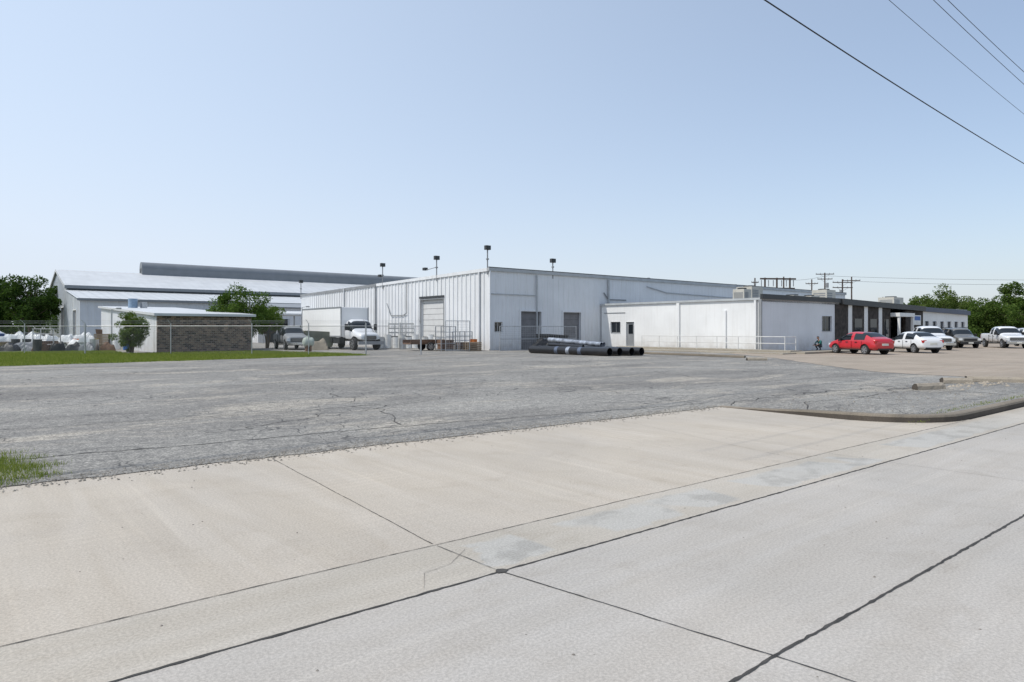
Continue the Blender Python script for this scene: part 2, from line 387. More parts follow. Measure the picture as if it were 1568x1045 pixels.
while len(pts)<70000:
    u=R.uniform(-4,20.4); v=R.uniform(37.6,60)
    if v>grassedge(u)+R.uniform(-.25,.1) and v<gtop(u): pts.append((u,v,.012))
blades('grass_tufts',pts,.05,.13,.022,blade_m)
pts=[]
while len(pts)<26000:
    u=R.uniform(-3,1.3); v=R.uniform(8.85,11.3)
    lim=1.05-.22*abs(v-9.9)+.15*math.sin(v*9)
    dens=min(1,(lim-u)*1.6)
    if u<lim and R.random()<dens*(.35+.65*(math.sin(u*6+v*3)*.5+.5)): pts.append((u,v,.01))
blades('grass_clump',pts,.02,.075,.004,blade_m)
pts=[]
for k in range(700):
    u=R.uniform(13,22); pts.append((u+R.gauss(0,.2),4.72+abs(R.gauss(0,.1)),H(u,4.7)+.01))
blades('kerb_weeds',pts,.015,.04,.005,blade_m)

# kerb with return
path=[(12.72,8.55,0.0),(12.72,8.0,.02),(12.72,7.2,.06),(12.72,6.6,.1),(12.72,6.1,.12)]
for i in range(1,9):
    t=math.pi/2*i/8; path.append((14.25-1.53*math.cos(t),6.1-1.53*math.sin(t),.13))
path+=[(15.5+i*1.5,4.57,.13) for i in range(40)]+[(400,4.57,.13)]
mb=MB(); rings=[]
for i,(u,v,h) in enumerate(path):
    a=path[max(0,i-1)];b=path[min(len(path)-1,i+1)]
    d=Vector((b[0]-a[0],b[1]-a[1],0)).normalized(); n=Vector((d.y,-d.x,0))
    c=Vector((u,v,0)); h=max(h,.012)
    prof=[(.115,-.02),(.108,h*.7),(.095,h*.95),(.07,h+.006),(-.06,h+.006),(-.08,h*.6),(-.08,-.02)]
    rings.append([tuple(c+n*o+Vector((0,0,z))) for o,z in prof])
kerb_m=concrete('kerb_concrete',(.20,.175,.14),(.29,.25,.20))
kface_m=concrete('kerb_face_stain_and_shade',(.075,.065,.055),(.13,.11,.09))  # shadow on the street face is put into this colour, along with brown staining
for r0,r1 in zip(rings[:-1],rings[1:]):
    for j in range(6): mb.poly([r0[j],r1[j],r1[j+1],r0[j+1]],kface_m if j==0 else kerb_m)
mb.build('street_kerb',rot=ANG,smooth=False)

def strip(mb,pts,w,mat,z,step=.05,wob=.002,hz=False):
    P=[]
    for (a,b),(c,d) in zip(pts[:-1],pts[1:]):
        L=math.hypot(c-a,d-b); n=max(1,int(L/step))
        for i in range(n): P.append((a+(c-a)*i/n,b+(d-b)*i/n))
    P.append(pts[-1]); ox=0; L0=[]
    for i,(u,v) in enumerate(P):
        a=P[max(0,i-1)];b=P[min(len(P)-1,i+1)]; dx,dy=b[0]-a[0],b[1]-a[1]; l=math.hypot(dx,dy) or 1
        nx,ny=-dy/l,dx/l; ox=ox*.85+R.gauss(0,wob*.7); w1=w*.5*R.uniform(.35,1.3); w2=w*.5*R.uniform(.35,1.3)
        zz=z+(H(u,v) if hz else 0)
        L0.append(((u+nx*(ox+w1),v+ny*(ox+w1),zz),(u+nx*(ox-w2),v+ny*(ox-w2),zz)))
    for p,q in zip(L0[:-1],L0[1:]): mb.poly([p[0],q[0],q[1],p[1]],mat)
mb=MB()
strip(mb,[(-15,3.66),(45,3.66)],.022,crack_m,.004)
strip(mb,[(45,3.66),(200,3.66)],.03,crack_m,.004,step=1)
strip(mb,[(-15,1.84),(60,1.84)],.022,crack_m,.004)
strip(mb,[(3.3,1.2),(3.2,1.84),(2.87,3.66)],.010,crack_m,.0045)
strip(mb,[(3.3,1.2),(3.5,-2),(3.5,-9)],.012,crack_m,.0045)
for uu in (-3,-9,9.0,15.2,21.4,27.6,34,40): strip(mb,[(uu,-9),(uu,3.62)],.006,crackl_m,.004)
strip(mb,[(-15,-2.0),(60,-2.0)],.026,crack_m,.004)
mb.build('road_joints',rot=ANG)
mb=MB()
strip(mb,[(-12,4.43),(2.83,4.43),(9,4.44),(14.2,4.43)],.009,crack_m,.004)
strip(mb,[(2.83,4.46),(3.11,8.72)],.008,crack_m,.0045)
strip(mb,[(8.3,4.46),(9.36,8.5)],.005,crackl_m,.0045)
strip(mb,[(-3,4.46),(-3,8.9)],.010,crack_m,.0045)
strip(mb,[(2.87,3.68),(2.83,4.40)],.007,crack_m,.0045)
for uu in (-3,9,15.2,21.4,27.6): strip(mb,[(uu,3.68),(uu,4.40)],.006,crackl_m,.0045)
strip(mb,[(2.95,4.2),(2.7,4.0),(2.45,3.95),(2.3,3.72)],.004,crackl_m,.005,wob=.006)
mb.poly([(2.83,3.64,.0052),(2.88,3.625,.0052),(2.93,3.65,.0052),(2.91,3.69,.0052),(2.87,3.71,.0052),(2.84,3.68,.0052)],crack_m)
mb.build('driveway_joints',rot=ANG)
mb=MB()
def wig(u0,v0,u1,v1,amp=.25,w=.02,n=14):
    pts=[(u0+(u1-u0)*i/n+R.gauss(0,amp*.3),v0+(v1-v0)*i/n+R.gauss(0,amp*.4)) for i in range(n+1)]
    strip(mb,pts,w,crack_m,.0135,step=.07,wob=.02,hz=True)
wig(-6,10.9,1.9,10.5,w=.03);wig(1.9,10.5,5.7,10.2,.1,w=.03);wig(5.7,10.2,10.2,9.5,.1,w=.025);wig(10.2,9.5,12.9,9.1,.12,w=.025)
wig(3,11.3,9,14,.4,.02);wig(-2,14,9,13.2,.5,.022);wig(6,17.5,20,16.2,.5,.025);wig(0,21,18,20.4,.6,.028)
wig(8,24.5,26,24.8,.6,.03);wig(14,12,25,11,.4,.025);wig(13,8.6,19,8.2,.3,.03);wig(16,6,16.4,9,.3,.03);wig(19,5,20,10,.3,.03)
wig(12.9,9.1,14,16,.5,.025);wig(6,10.3,7.5,17,.5,.02);wig(20,14,24,30,.8,.03);wig(10,30,30,29,.8,.04);wig(3,28,14,33,.8,.035);wig(13.4,7,24,7.4,.4,.03)
mb.build('asphalt_cracks',rot=ANG)
mb=MB()
def stone(u,v,z,r,mat):
    n=6
    base=[(u+r*math.cos(6.283*i/n)*R.uniform(.7,1.2),v+r*math.sin(6.283*i/n)*R.uniform(.7,1.2),z) for i in range(n)]
    top=(u+R.uniform(-.2,.2)*r,v+R.uniform(-.2,.2)*r,z+r*R.uniform(.5,.9))
    for i in range(n): mb.poly([base[i],base[(i+1)%n],top],mat)
gravel_m=M('gravel',(.24,.22,.19),.9,var=.4,scale=10)
for i in range(2600):
    u=R.uniform(-2,12.7); e=8.9-.03*u; v=e+R.gauss(0.05,.16); stone(u,v,.004 if v<e else .01,R.uniform(.006,.018),gravel_m)
for i in range(500):
    u=R.uniform(13,26); v=R.uniform(4.8,8); stone(u,v,H(u,v)+.009,R.uniform(.008,.028),gravel_m)
for i in range(160):
    u=R.uniform(-1,14); v=R.uniform(0,8.5); stone(u,v,.001,R.uniform(.004,.010),crackl_m if R.random()<.5 else gravel_m)
mb.build('gravel_scatter',rot=ANG)

def wheelstop(u,v,L,ang,name='concrete_wheel_stop'):
    mb=MB(); x,y=UV(u,v); prof=[(-.11,0),(-.10,.09),(-.05,.155),(.05,.155),(.10,.09),(.11,0)]
    n=8; rr=[]
    for i in range(n+1):
        t=-L/2+L*i/n; j=.025 if i in (0,n) else .01
        rr.append([(t+R.uniform(-j,j),a+R.uniform(-j,j)*.5,z*(1+R.uniform(-.08,.04))) for a,z in prof])
    for a,b in zip(rr[:-1],rr[1:]):
        for k in range(5): mb.poly([a[k],a[k+1],b[k+1],b[k]],stop_m)
    mb.poly(rr[0],kface_m);mb.poly(rr[-1],kface_m)  # end faces reuse the kerb face colour, painted shade included
    return mb.build(name,loc=(x,y,H(u,v)+.012),rot=ang)
stop_m=concrete('wheel_stop_concrete',(.33,.29,.235),(.42,.37,.30))
wheelstop(19.4,6.9,.95,.35);wheelstop(22.3,7.2,.8,-.15);wheelstop(23.6,6.6,1.5,-.35);wheelstop(33,20,1.1,.1)
mb=MB()
for i in range(70):
    u=R.gauss(22.2,1.1);v=R.gauss(6.7,.3); stone(u,v,H(u,v)+.01,R.uniform(.02,.07),stop_m)
mb.build('broken_concrete_rubble',rot=ANG)

# ------------------------------------------------------------ main metal building
E=empty('metal_warehouse_building',-1.8,54,ANG)
dB=(0,1);nL=(-1,0);dA=(1,0);nF=(0,-1)
zt=lambda b:6.5-.0157*b
mb=MB()
wall(mb,(0,0),dB,nL,38.2,0,zt,[(6.46,10.2,0,4.37)],wall_m,pitch=.62,rib=.12,dep=.07)
mb.build('left_wall',E)
mb=MB()
wall(mb,(0,0),dA,nF,60,0,lambda a:6.5,[(.5,1.3,1.44,2.27),(3.21,5.43,0,3.22),(7.98,10.1,0,3.2)],wall_m,pitch=.62,rib=.05,dep=.02)
mb.poly([(60,0,0),(60,38.2,0),(60,38.2,5.9),(60,0,6.5)],wall_m); mb.poly([(0,38.2,0),(60,38.2,0),(60,38.2,5.9),(0,38.2,5.9)],wall_m)
mb.build('front_wall',E)
mb=MB(); mb.poly([(-.05,-.05,6.42),(60,-.05,6.42),(60,38.25,5.82),(-.05,38.25,5.82)],roof_m); mb.build('roof',E)
mb=MB()
rollup(mb,(0,0),dB,nL,6.46,10.2,0,4.3,door_m,grey_m)
mb.box(-.14,-.095,6.3,10.36,4.45,4.62,trim_m)
rollup(mb,(0,0),dA,nF,3.21,5.43,0,3.15,doorg_m,wall_m);rollup(mb,(0,0),dA,nF,7.98,10.1,0,3.15,doorg_m,wall_m)
winpane(mb,(0,0),dA,nF,.5,1.3,1.44,2.27,door_m)
mb.build('doors_and_window',E)
mb=MB()
mb.box(-.12,60.1,-.14,-.03,6.30,6.56,lgrey_m); mb.box(-.12,60.1,-.15,-.02,6.562,6.62,trim_m)
for b0,b1 in ((0,18.7),(18.75,38.2)):
    z0=zt(b0);z1=zt(b1); o=-.12
    mb.poly([(o,b0,z0-.22),(o,b1,z1-.22),(o,b1,z1+.04),(o,b0,z0+.04)],wall_m if b0==0 else grey_m)
    mb.poly([(o,b0,z0+.04),(o,b1,z1+.04),(0.05,b1,z1+.04),(0.05,b0,z0+.04)],grey_m)
    mb.poly([(o,b0,z0-.22),(o,b1,z1-.22),(0,b1,z1-.22),(0,b0,z0-.22)],wall_m)
mb.build('fascia',E)
mb=MB()
def down(a,b,z1,r=.06,mat=wall_m): mb.box(a-r,a+r,b-r,b+r,.1,z1,mat)
down(-.13,1.2,6.3);down(-.13,18.7,6.2,mat=grey_m);down(-.13,26,6.1);down(4.9,-.13,6.2,.05,lgrey_m);down(13.6,-.13,6.2,.07,lgrey_m);down(.0,-.1,6.3,.05)
mb.box(-.05,4.8,-.08,-.03,4.45,4.52,lgrey_m)
mb.path([(-.12,12.6,6.1),(-.12,12.6,3.2),(-.12,13.2,3.0),(-.12,15.6,3.0),(-.12,16.4,4.2)],.04,grey_m)
mb.path([(13.0,-.1,5.0),(13.6,-.1,4.4),(16,-.1,4.4)],.05,grey_m)
mb.path([(19,-.1,5.8),(22,-.1,5.3),(34,-.1,5.1)],.05,lgrey_m)
mb.build('downspouts_and_conduit',E)
mb=MB()
for a,b in ((5,3),(22,2.2),(30,3),(38,2.5),(47,3)): mb.cyl((a,b,6.3),(a,b,6.75),.2,galv_m,n=12); mb.cyl((a,b,6.75),(a,b,6.95),.35,galv_m,r1=.12,n=12)
mb.build('roof_vents',E,smooth=True)
def flood(name,a,b,zr,ztop_,arm=None,px=-1.8,py=54):
    x=px+a*CU-b*SU; y=py+a*SU+b*CU
    e=empty(name,x,y,ANG,zr); h=ztop_-zr; m=MB()
    m.cyl((0,0,-.5),(0,0,h-.1),.05,grey_m,n=8)
    m.box(-.22,.22,-.16,.14,h-.24,h+.10,trim_m); m.box(-.18,.18,-.20,-.161,h-.2,h+.06,glass_m)
    if arm:
        for s in arm: 
            m.cyl((0,0,h*.45),(-.0,s,h*.35),.03,grey_m); m.box(-.16,.16,s-.2,s+.2,h*.35,h*.35+.24,trim_m)
    m.cyl((0,0,h*.4),(0,.0,h*.4+.1),.12,grey_m)
    m.build('pole_and_lamp',e)
flood('roof_floodlight',-.1,.1,6.5,8.2);flood('roof_floodlight',6.8,0,6.5,7.6);flood('roof_floodlight',-.1,7.5,6.4,8.0,[1.9]);flood('roof_floodlight',-.1,17.3,6.2,8.1,[.5])
flood('roof_floodlight',-.1,38,5.9,7.6)

# ------------------------------------------------------------ low office building
E=empty('low_office_building',18.1,49.6,ANG)
mb=MB()
wall(mb,(0,0),dB,nL,15.85,0,lambda b:3.93,[(11.99,12.88,.25,2.32),(13.56,14.7,1.36,2.34)],blockw_m,flat=True)
wall(mb,(0,0),dA,nF,12,0,lambda a:4.1,[(8.96,10.6,1.5,2.75)],officew_m,flat=True)
mb.build('white_block_walls',E)
mb=MB(); mb.box(.02,42,.0,15.8,3.7,3.85,grey_m)
mb.poly([(0,0,3.93),(0,15.85,3.93),(.3,15.85,3.93),(.3,0,3.93)],grey_m)
mb.poly([(42,0,0),(42,15.8,0),(42,15.8,3.7),(42,0,3.7)],blockw_m); mb.build('roof',E)
mb=MB()
mb.box(-.14,-.0,-.0,15.85,3.82,3.98,lgrey_m)
mb.box(-.14,12.0,-.2,-.02,3.88,4.24,trim_m)
zf=lambda a:4.1-.0165*(a-12)
def slab(a0,a1,y0,y1,dz0,dz1,m):
    p=[(a0,y0,zf(a0)+dz0),(a1,y0,zf(a1)+dz0),(a1,y0,zf(a1)+dz1),(a0,y0,zf(a0)+dz1)];q=[(x,y1,z) for x,_,z in p]
    mb.poly(p,m);mb.poly(q[::-1],m)
    for i in range(4): mb.poly([p[i],q[i],q[(i+1)%4],p[(i+1)%4]],m)
slab(12.01,29.4,-.35,.0,-.34,.14,trim_m); slab(29.41,42.1,-.3,0,-.35,.1,M('blue_grey_fascia',(.06,.08,.13),.5))
mb.build('fascia',E)
mb=MB()
segs=[(11.2,13.4,stone_m),(13.4,14.1,blockw_m),(14.1,16.4,stone_m),(16.4,17.1,blockw_m),(17.1,19.3,stone_m),(19.3,20.0,blockw_m),(20.0,21.8,stone_m)]
for a0,a1,m in segs:
    y=-.08 if m is stone_m else -.095
    mb.box(a0,a1,y,.2,0,3.76 if a1<=12 else zf(a1)-.34,m)
    if m is stone_m and a0>12: mb.box(a0+.45,a1-.45,y-.03,y-.002,.9,2.6,glass_m)
mb.box(25.2,29.4,-.08,.2,0,zf(29.4)-.34,stone_m)
mb.box(21.8,25.2,1.2,1.3,0,3.6,glass_m)
mb.box(21.8,25.2,-.9,1.2,2.85,3.2,blockw_m)
for a in (22,25): mb.box(a-.1,a+.1,-.85,-.65,0,2.85,blockw_m)
mb.build('storefront',E)
mb=MB()
ops=[(29.9+i*2.0,30.9+i*2.0,1.2,2.5) for i in range(6)]
wall(mb,(0,-.05),dA,nF,42,0,lambda a:zf(a)-.35,ops,blockw_m,flat=True,s_start=29.4)
bwin=M('blue_window_frame',(.04,.07,.16),.4)
for o in ops: winpane(mb,(0,-.05),dA,nF,*o,fm=bwin)
winpane(mb,(0,0),dA,nF,8.96,10.6,1.5,2.75,grey_m,nx=1)
winpane(mb,(0,0),dB,nL,13.56,14.7,1.36,2.34,grey_m)
mb.box(.08,.12,12.0,12.87,.25,2.3,grey_m); mb.box(.05,.08,12.2,12.67,1.3,2.1,glass_m)
mb.build('windows_and_door',E)
mb=MB()
for b in (7.3,3.0): mb.box(-.14,-.0,b-.14,b+.14,0,3.80 if b>5 else 3.1,blockw_m)
mb.box(-.2,-.03,.3,.45,0,3.8,blockw_m); mb.box(-.13,-.01,-.1,.12,0,3.87,grey_m)
mb.box(-.04,-.005,13.0,15.5,3.1,3.16,grey_m)
mb.build('pilasters_and_downspout',E)
mb=MB(); mb.box(26.8,28.5,-.22,-.1,2.1,3.05,poly_m); mb.box(26.95,28.35,-.225,-.221,2.55,2.95,blue_m); mb.build('wall_sign',E)
def hvac(a,b,w,d,h,z=3.86):
    x=18.1+a*CU-b*SU; y=49.6+a*SU+b*CU
    e=empty('rooftop_air_conditioner',x,y,ANG,z); m=MB()
    m.box(-w/2,w/2,-d/2,d/2,.12,h,beige_m)
    for k in (-1,1): m.box(-w/2,w/2,k*d*.4-.05,k*d*.4+.05,0,.12,grey_m)
    for i in range(6): m.box(-w*.42,w*.1,-d/2-.02,-d/2-.001,.25+i*(h-.45)/6,.25+(i+.55)*(h-.45)/6,grey_m)
    for i in range(6): m.box(-w/2-.02,-w/2-.001,-d*.4,d*.4,.25+i*(h-.45)/6,.25+(i+.5)*(h-.45)/6,grey_m)
    m.cyl((0,0,h),(0,0,h+.12),min(w,d)*.35,trim_m,n=16); m.build('cabinet',e,bevel=.02)
hvac(4.8,3.9,1.6,1.4,1.25);hvac(2.6,3.2,1.0,1.0,.95);hvac(13.5,5,2.2,1.5,.85);hvac(21.4,6,1.8,1.5,1.7);hvac(18.5,6,1.6,1.3,1.0);hvac(32,4,2.4,1.6,1.2)
E=empty('concrete_walkway_ramp',18.1,49.6,ANG)
walk_m=concrete('walk_concrete',(.33,.30,.25),(.41,.37,.30))
mb=MB(); mb.box(-1.7,-.21,-3.2,12.5,-.02,.22,walk_m); mb.box(-1.7,6.0,-4.2,-3.21,-.02,.15,walk_m); mb.box(-3.4,-1.71,-3.6,10,-.02,.09,walk_m); mb.build('slab',E,bevel=.015)
e=empty('pipe_handrail',18.1,49.6,ANG); mb=MB()
for z in (.68,1.15): mb.cyl((-1.35,-2.6,z),(-1.35,10,z),.028,rail_m); mb.cyl((-1.35,-2.6,z),(.1,-2.6,z),.028,rail_m)
for i in range(8): mb.cyl((-1.35,-2.6+i*1.8,.2),(-1.35,-2.6+i*1.8,1.15),.028,rail_m)
mb.cyl((.1,-2.6,.2),(.1,-2.6,1.15),.028,rail_m); mb.build('rails',e)
mb=MB(); mb.box(-4,4,-.1,.1,0,.13,kerb_m); o=mb.build('parking_kerb',loc=(11.2,42.8,.015),rot=math.atan2(-6,4.2),bevel=.02)

# ------------------------------------------------------------ big gabled factory (far left)
E=empty('gabled_factory_building',-57,90,ANG); LL=78
mb=MB()
wall(mb,(0,0),dB,nL,14,0,lambda b:5.8+b*.13,[(3.2,6.4,0,4.3)],gray_m,pitch=.9,rib=.1,dep=.05)
def gz(b): return 8.2+(3.1*(1-abs(b-26)/12))
for b0,b1 in ((14,26),(26,38)):
    wall(mb,(0,0),dB,nL,b1,0,gz,[q for q in [(17,20.5,0,5),(30,33.5,0,5)] if b0<q[0]<b1],gray_m,s_start=b0,pitch=.9,rib=.1,dep=.05)
wall(mb,(0,0),dA,nF,LL,0,lambda a:5.8,[],gray_m,pitch=.9,rib=.1,dep=.05)
mb.poly([(0,13.9,7.0),(LL,13.9,7.0),(LL,13.9,8.25),(0,13.9,8.25)],M('clerestory_dark',(.10,.125,.15),.4))
mb.poly([(0,38,0),(LL,38,0),(LL,38,8.2),(0,38,8.2)],gray_m);mb.poly([(LL,0,0),(LL,38,0),(LL,38,8.2),(LL,26,11.3),(LL,14,8.2),(LL,0,5.8)],gray_m)
mb.build('walls',E)
mb=MB()
mb.poly([(-.3,-.3,5.75),(LL,-.3,5.75),(LL,14,7.55),(-.3,14,7.55)],roof_m)
mb.poly([(-.3,13.4,8.1),(LL,13.4,8.1),(LL,26,11.35),(-.3,26,11.35)],roof_m); mb.poly([(-.3,38.5,8.1),(LL,38.5,8.1),(LL,26,11.35),(-.3,26,11.35)],roof_m)
for i in range(int(LL/1.2)):
    a=i*1.2; mb.poly([(a,-.3,5.80),(a+.06,-.3,5.80),(a+.06,14,7.6),(a,14,7.6)],gray_m); mb.poly([(a,13.4,8.14),(a+.06,13.4,8.14),(a+.06,26,11.39),(a,26,11.39)],gray_m)
mb.build('roof',E)
mb=MB()
mb.box(-.35,LL,13.2,13.38,7.75,8.2,monit_m); mb.box(-.35,LL,-.5,-.31,5.5,5.8,monit_m)
mb.poly([(-.33,13.4,8.12),(-.33,26,11.37),(-.33,26,11.0),(-.33,13.4,7.75)],roof_m);mb.poly([(-.33,38.5,8.12),(-.33,26,11.37),(-.33,26,11.0),(-.33,38.5,7.75)],roof_m)
mb.build('gutters_and_rake_trim',E)
mb=MB(); rollup(mb,(0,0),dB,nL,3.2,6.4,0,4.3,doorg_m,blockw_m);rollup(mb,(0,0),dB,nL,17,20.5,0,5,doorg_m,blockw_m);rollup(mb,(0,0),dB,nL,30,33.5,0,5,doorg_m,blockw_m); mb.build('doors',E)
mb=MB(); mb.cyl((12,26,12.25),(LL,26,12.25),1.05,monit_m,n=28); mb.box(12,LL,24.9,27.1,10.9,12.2,monit_m)
mb.build('ridge_vent',E,smooth=True)

E=empty('white_storage_building',-32,86,ANG); mb=MB()
wall(mb,(0,0),dA,nF,9,0,lambda a:4.4,[(1,4,0,3),(5.4,6.6,1.2,2.2)],wall_m,pitch=.6,rib=.06,dep=.03); wall(mb,(0,0),dB,nL,8,0,lambda b:4.4+.1*b,[],wall_m,pitch=.6,rib=.06,dep=.03)
mb.box(-.2,9.2,-.3,8,4.4,4.55,grey_m,z1b=5.3); mb.box(1,4,.5,.6,0,3,trim_m); mb.box(5.4,6.6,.1,.15,1.2,2.2,glass_m)
mb.box(9,9.1,0,8,0,4.4,wall_m); mb.build('walls_and_roof',E)
E=empty('carport_shelter',-26,78,ANG); mb=MB()
mb.box(-1,7,0,5,3.3,3.5,roof_m,z1b=3.9)
for a in (-.8,3,6.8):
    for b in (.2,4.8): mb.cyl((a,b,0),(a,b,3.35),.08,galv_m)
mb.build('canopy',E)

E=empty('brick_shed',-24.9,47.9,ANG); mb=MB()
mb.box(0,6.5,0,.22,0,2.62,brick_m); mb.box(6.28,6.5,.221,20,0,2.6,wall_m,z1b=3.4); mb.build('brick_front_wall',E)
mb=MB(); wall(mb,(0,.221),dB,nL,24,0,lambda b:2.6+b*.047,[(8,10.4,0,2.2)],wall_m,pitch=.5,rib=.08,dep=.03)
mb.box(.15,.2,8.2,10.7,0,2.2,door_m); mb.box(0.05,6.45,23.9,24,0,3.6,wall_m); mb.build('metal_side_wall',E)
mb=MB()
a0,a1,b0,b1=-.25,6.75,-.3,24.4
mb.poly([(a0,b0,2.8),(a1,b0,2.8),(a1,b1,3.95),(a0,b1,3.95)],roof_m); mb.poly([(a0,b0,2.62),(a1,b0,2.62),(a1,b0,2.8),(a0,b0,2.8)],roof_m)
mb.poly([(a0,b0,2.62),(a0,b0,2.8),(a0,b1,3.95),(a0,b1,3.77)],roof_m);mb.poly([(a1,b0,2.62),(a1,b0,2.8),(a1,b1,3.95),(a1,b1,3.77)],roof_m);mb.poly([(a0,b0,2.63),(a1,b0,2.63),(a1,b1,3.78),(a0,b1,3.78)],grey_m)
mb.build('roof',E)
e=empty('rooftop_tank',-35,63,ANG,3.4); mb=MB(); mb.cyl((0,0,0),(0,0,1.1),.4,tank_m,n=16);mb.cyl((.9,0,0),(.9,0,.8),.3,galv_m,n=16);mb.box(-.6,1.3,-.5,.5,-.1,0,grey_m); mb.build('tanks',e,smooth=True)

# ------------------------------------------------------------ trees
def tree(name,x,y,h,cr,cz,nc,nl,ls,mat,seed,tr=.12,multi=1,flatk=1.,clr=None):
    r=np.random.default_rng(seed); e=empty(name,x,y,0); m=MB()
    cen=[]; ch=(h-cz)/2; mid=cz+ch
    while len(cen)<nc:
        p=r.uniform(-1,1,3); q=np.linalg.norm(p)
        if q<1 and q>.25: 
            k=.86+.22*math.sin(5*math.atan2(p[1],p[0])+seed)*abs(p[0]); cen.append((p[0]*cr*k,p[1]*cr*k*flatk,mid+p[2]*ch*(.9+r.uniform(-.12,.12))))
    stems=[]
    for i in range(multi):
        a=2*math.pi*i/multi+seed; sp=.0 if multi==1 else .25*cr
        pts=[(0 if multi==1 else .08*math.cos(a),0 if multi==1 else .08*math.sin(a),-.05)]
        for k in range(1,5):
            t=k/4; pts.append((sp*t*math.cos(a)+r.normal(0,.04*cr),sp*t*math.sin(a)+r.normal(0,.04*cr),t*(cz+ch*1.1)))
        for k in range(4): m.cyl(pts[k],pts[k+1],tr*(1-k*.2),bark_m,r1=tr*(1-(k+1)*.2),n=8)
        stems.append(pts)
    for c in cen:
        s=stems[r.integers(len(stems))]; b=s[2 if c[2]<mid else 3]
        md=((b[0]+c[0])/2+r.normal(0,.05*cr),(b[1]+c[1])/2+r.normal(0,.05*cr),(b[2]+c[2])/2-.03*h)
        m.cyl(b,md,tr*.3,bark_m,r1=tr*.18,n=5,caps=False); m.cyl(md,c,tr*.18,bark_m,r1=tr*.04,n=5,caps=False)
    m.build('trunk_and_limbs',e)
    cl=clr or cr*.27
    C=np.repeat(np.array(cen),nl,axis=0); n=len(C); sizes=np.repeat(r.uniform(.6,1.25,nc),nl)
    d=r.normal(0,1,(n,3)); d/=np.linalg.norm(d,axis=1)[:,None]; rad=cl*sizes*r.uniform(.15,1,n)**.5
    P=C+d*rad[:,None]*np.array([1.,1.,.75])
    a=r.normal(0,1,(n,3)); a/=np.linalg.norm(a,axis=1)[:,None]; b=np.cross(a,r.normal(0,1,(n,3))); b/=np.linalg.norm(b,axis=1)[:,None]
    L=(ls*r.uniform(.6,1.3,n))[:,None]
    V=np.stack([P-a*L,P+b*L*.45,P+a*L,P-b*L*.45],1).reshape(-1,3)
    me=bpy.data.meshes.new('foliage'); me.from_pydata(V.tolist(),[],np.arange(4*n).reshape(-1,4).tolist()); me.materials.append(mat)
    o=bpy.data.objects.new('foliage',me); sc.collection.objects.link(o); o.parent=e
    return e
tree('crape_myrtle_tree',-26.0,46.6,3.0,1.35,.1,60,200,.06,leafl_m,3,.05,multi=5)
tree('shade_tree',-22.6,57.5,5.3,2.9,.9,66,230,.09,leaf_m,5,.13,multi=3)
tree('shade_tree',-21.9,61,4.0,1.7,.8,30,200,.09,leafl_m,9,.09,multi=3)
for i,(x,y,h,c) in enumerate([(-78,100,9.6,5.5),(-70,99,9.4,4.2),(-86,108,11,6),(-90,95,10,6),(-72,112,9.5,5),(-81,92,6,4)]):
    tree('oak_tree',x,y,h,c,1.2,60,220,.2,leafd_m,20+i,.28)
for i,(px,d,top,c) in enumerate([(1440,120,440,5),(1420,125,455,4.5),(1466,128,452,4),(1500,110,455,3.8),(1520,112,468,4),(1555,105,428,3.6),(1490,130,470,5),(1540,120,472,5),(1575,110,455,4.5),(1590,100,440,4)]):
    h=1.65+(505-top)*d/1045; tree('roadside_tree',(px-784)/1045*d,d,h,c,.8,40,170,.19,leaf_m if i%2 else leafl_m,40+i,.2)
def treeline(name,x0,y0,x1,y1,h,n,ls,mat,depth=6):
    t=rng.uniform(0,1,n); hh=h*(.6+.28*np.sin(t*23)+.18*np.sin(t*61+1)+.1*np.sin(t*140))
    P=np.c_[x0+(x1-x0)*t+rng.normal(0,1,n),y0+(y1-y0)*t+rng.uniform(-depth,depth,n),hh*rng.uniform(0,1,n)**.6]
    a=rng.normal(0,1,(n,3)); a/=np.linalg.norm(a,axis=1)[:,None]; b=np.cross(a,rng.normal(0,1,(n,3))); b/=np.linalg.norm(b,axis=1)[:,None]
    V=np.stack([P-a*ls,P+b*ls*.5,P+a*ls,P-b*ls*.5],1).reshape(-1,3)
    me=bpy.data.meshes.new(name); me.from_pydata(V.tolist(),[],np.arange(4*n).reshape(-1,4).tolist()); me.materials.append(mat)
    o=bpy.data.objects.new(name,me); sc.collection.objects.link(o)
treeline('distant_tree_line',95,190,250,230,9,26000,.5,leaf_m)
treeline('distant_tree_line',-260,230,-120,190,9,14000,.6,leafd_m)
treeline('distant_tree_line',20,330,260,330,9,22000,.8,leafd_m)
treeline('distant_hedge',60,105,105,118,3.2,26000,.16,leaf_m,2)

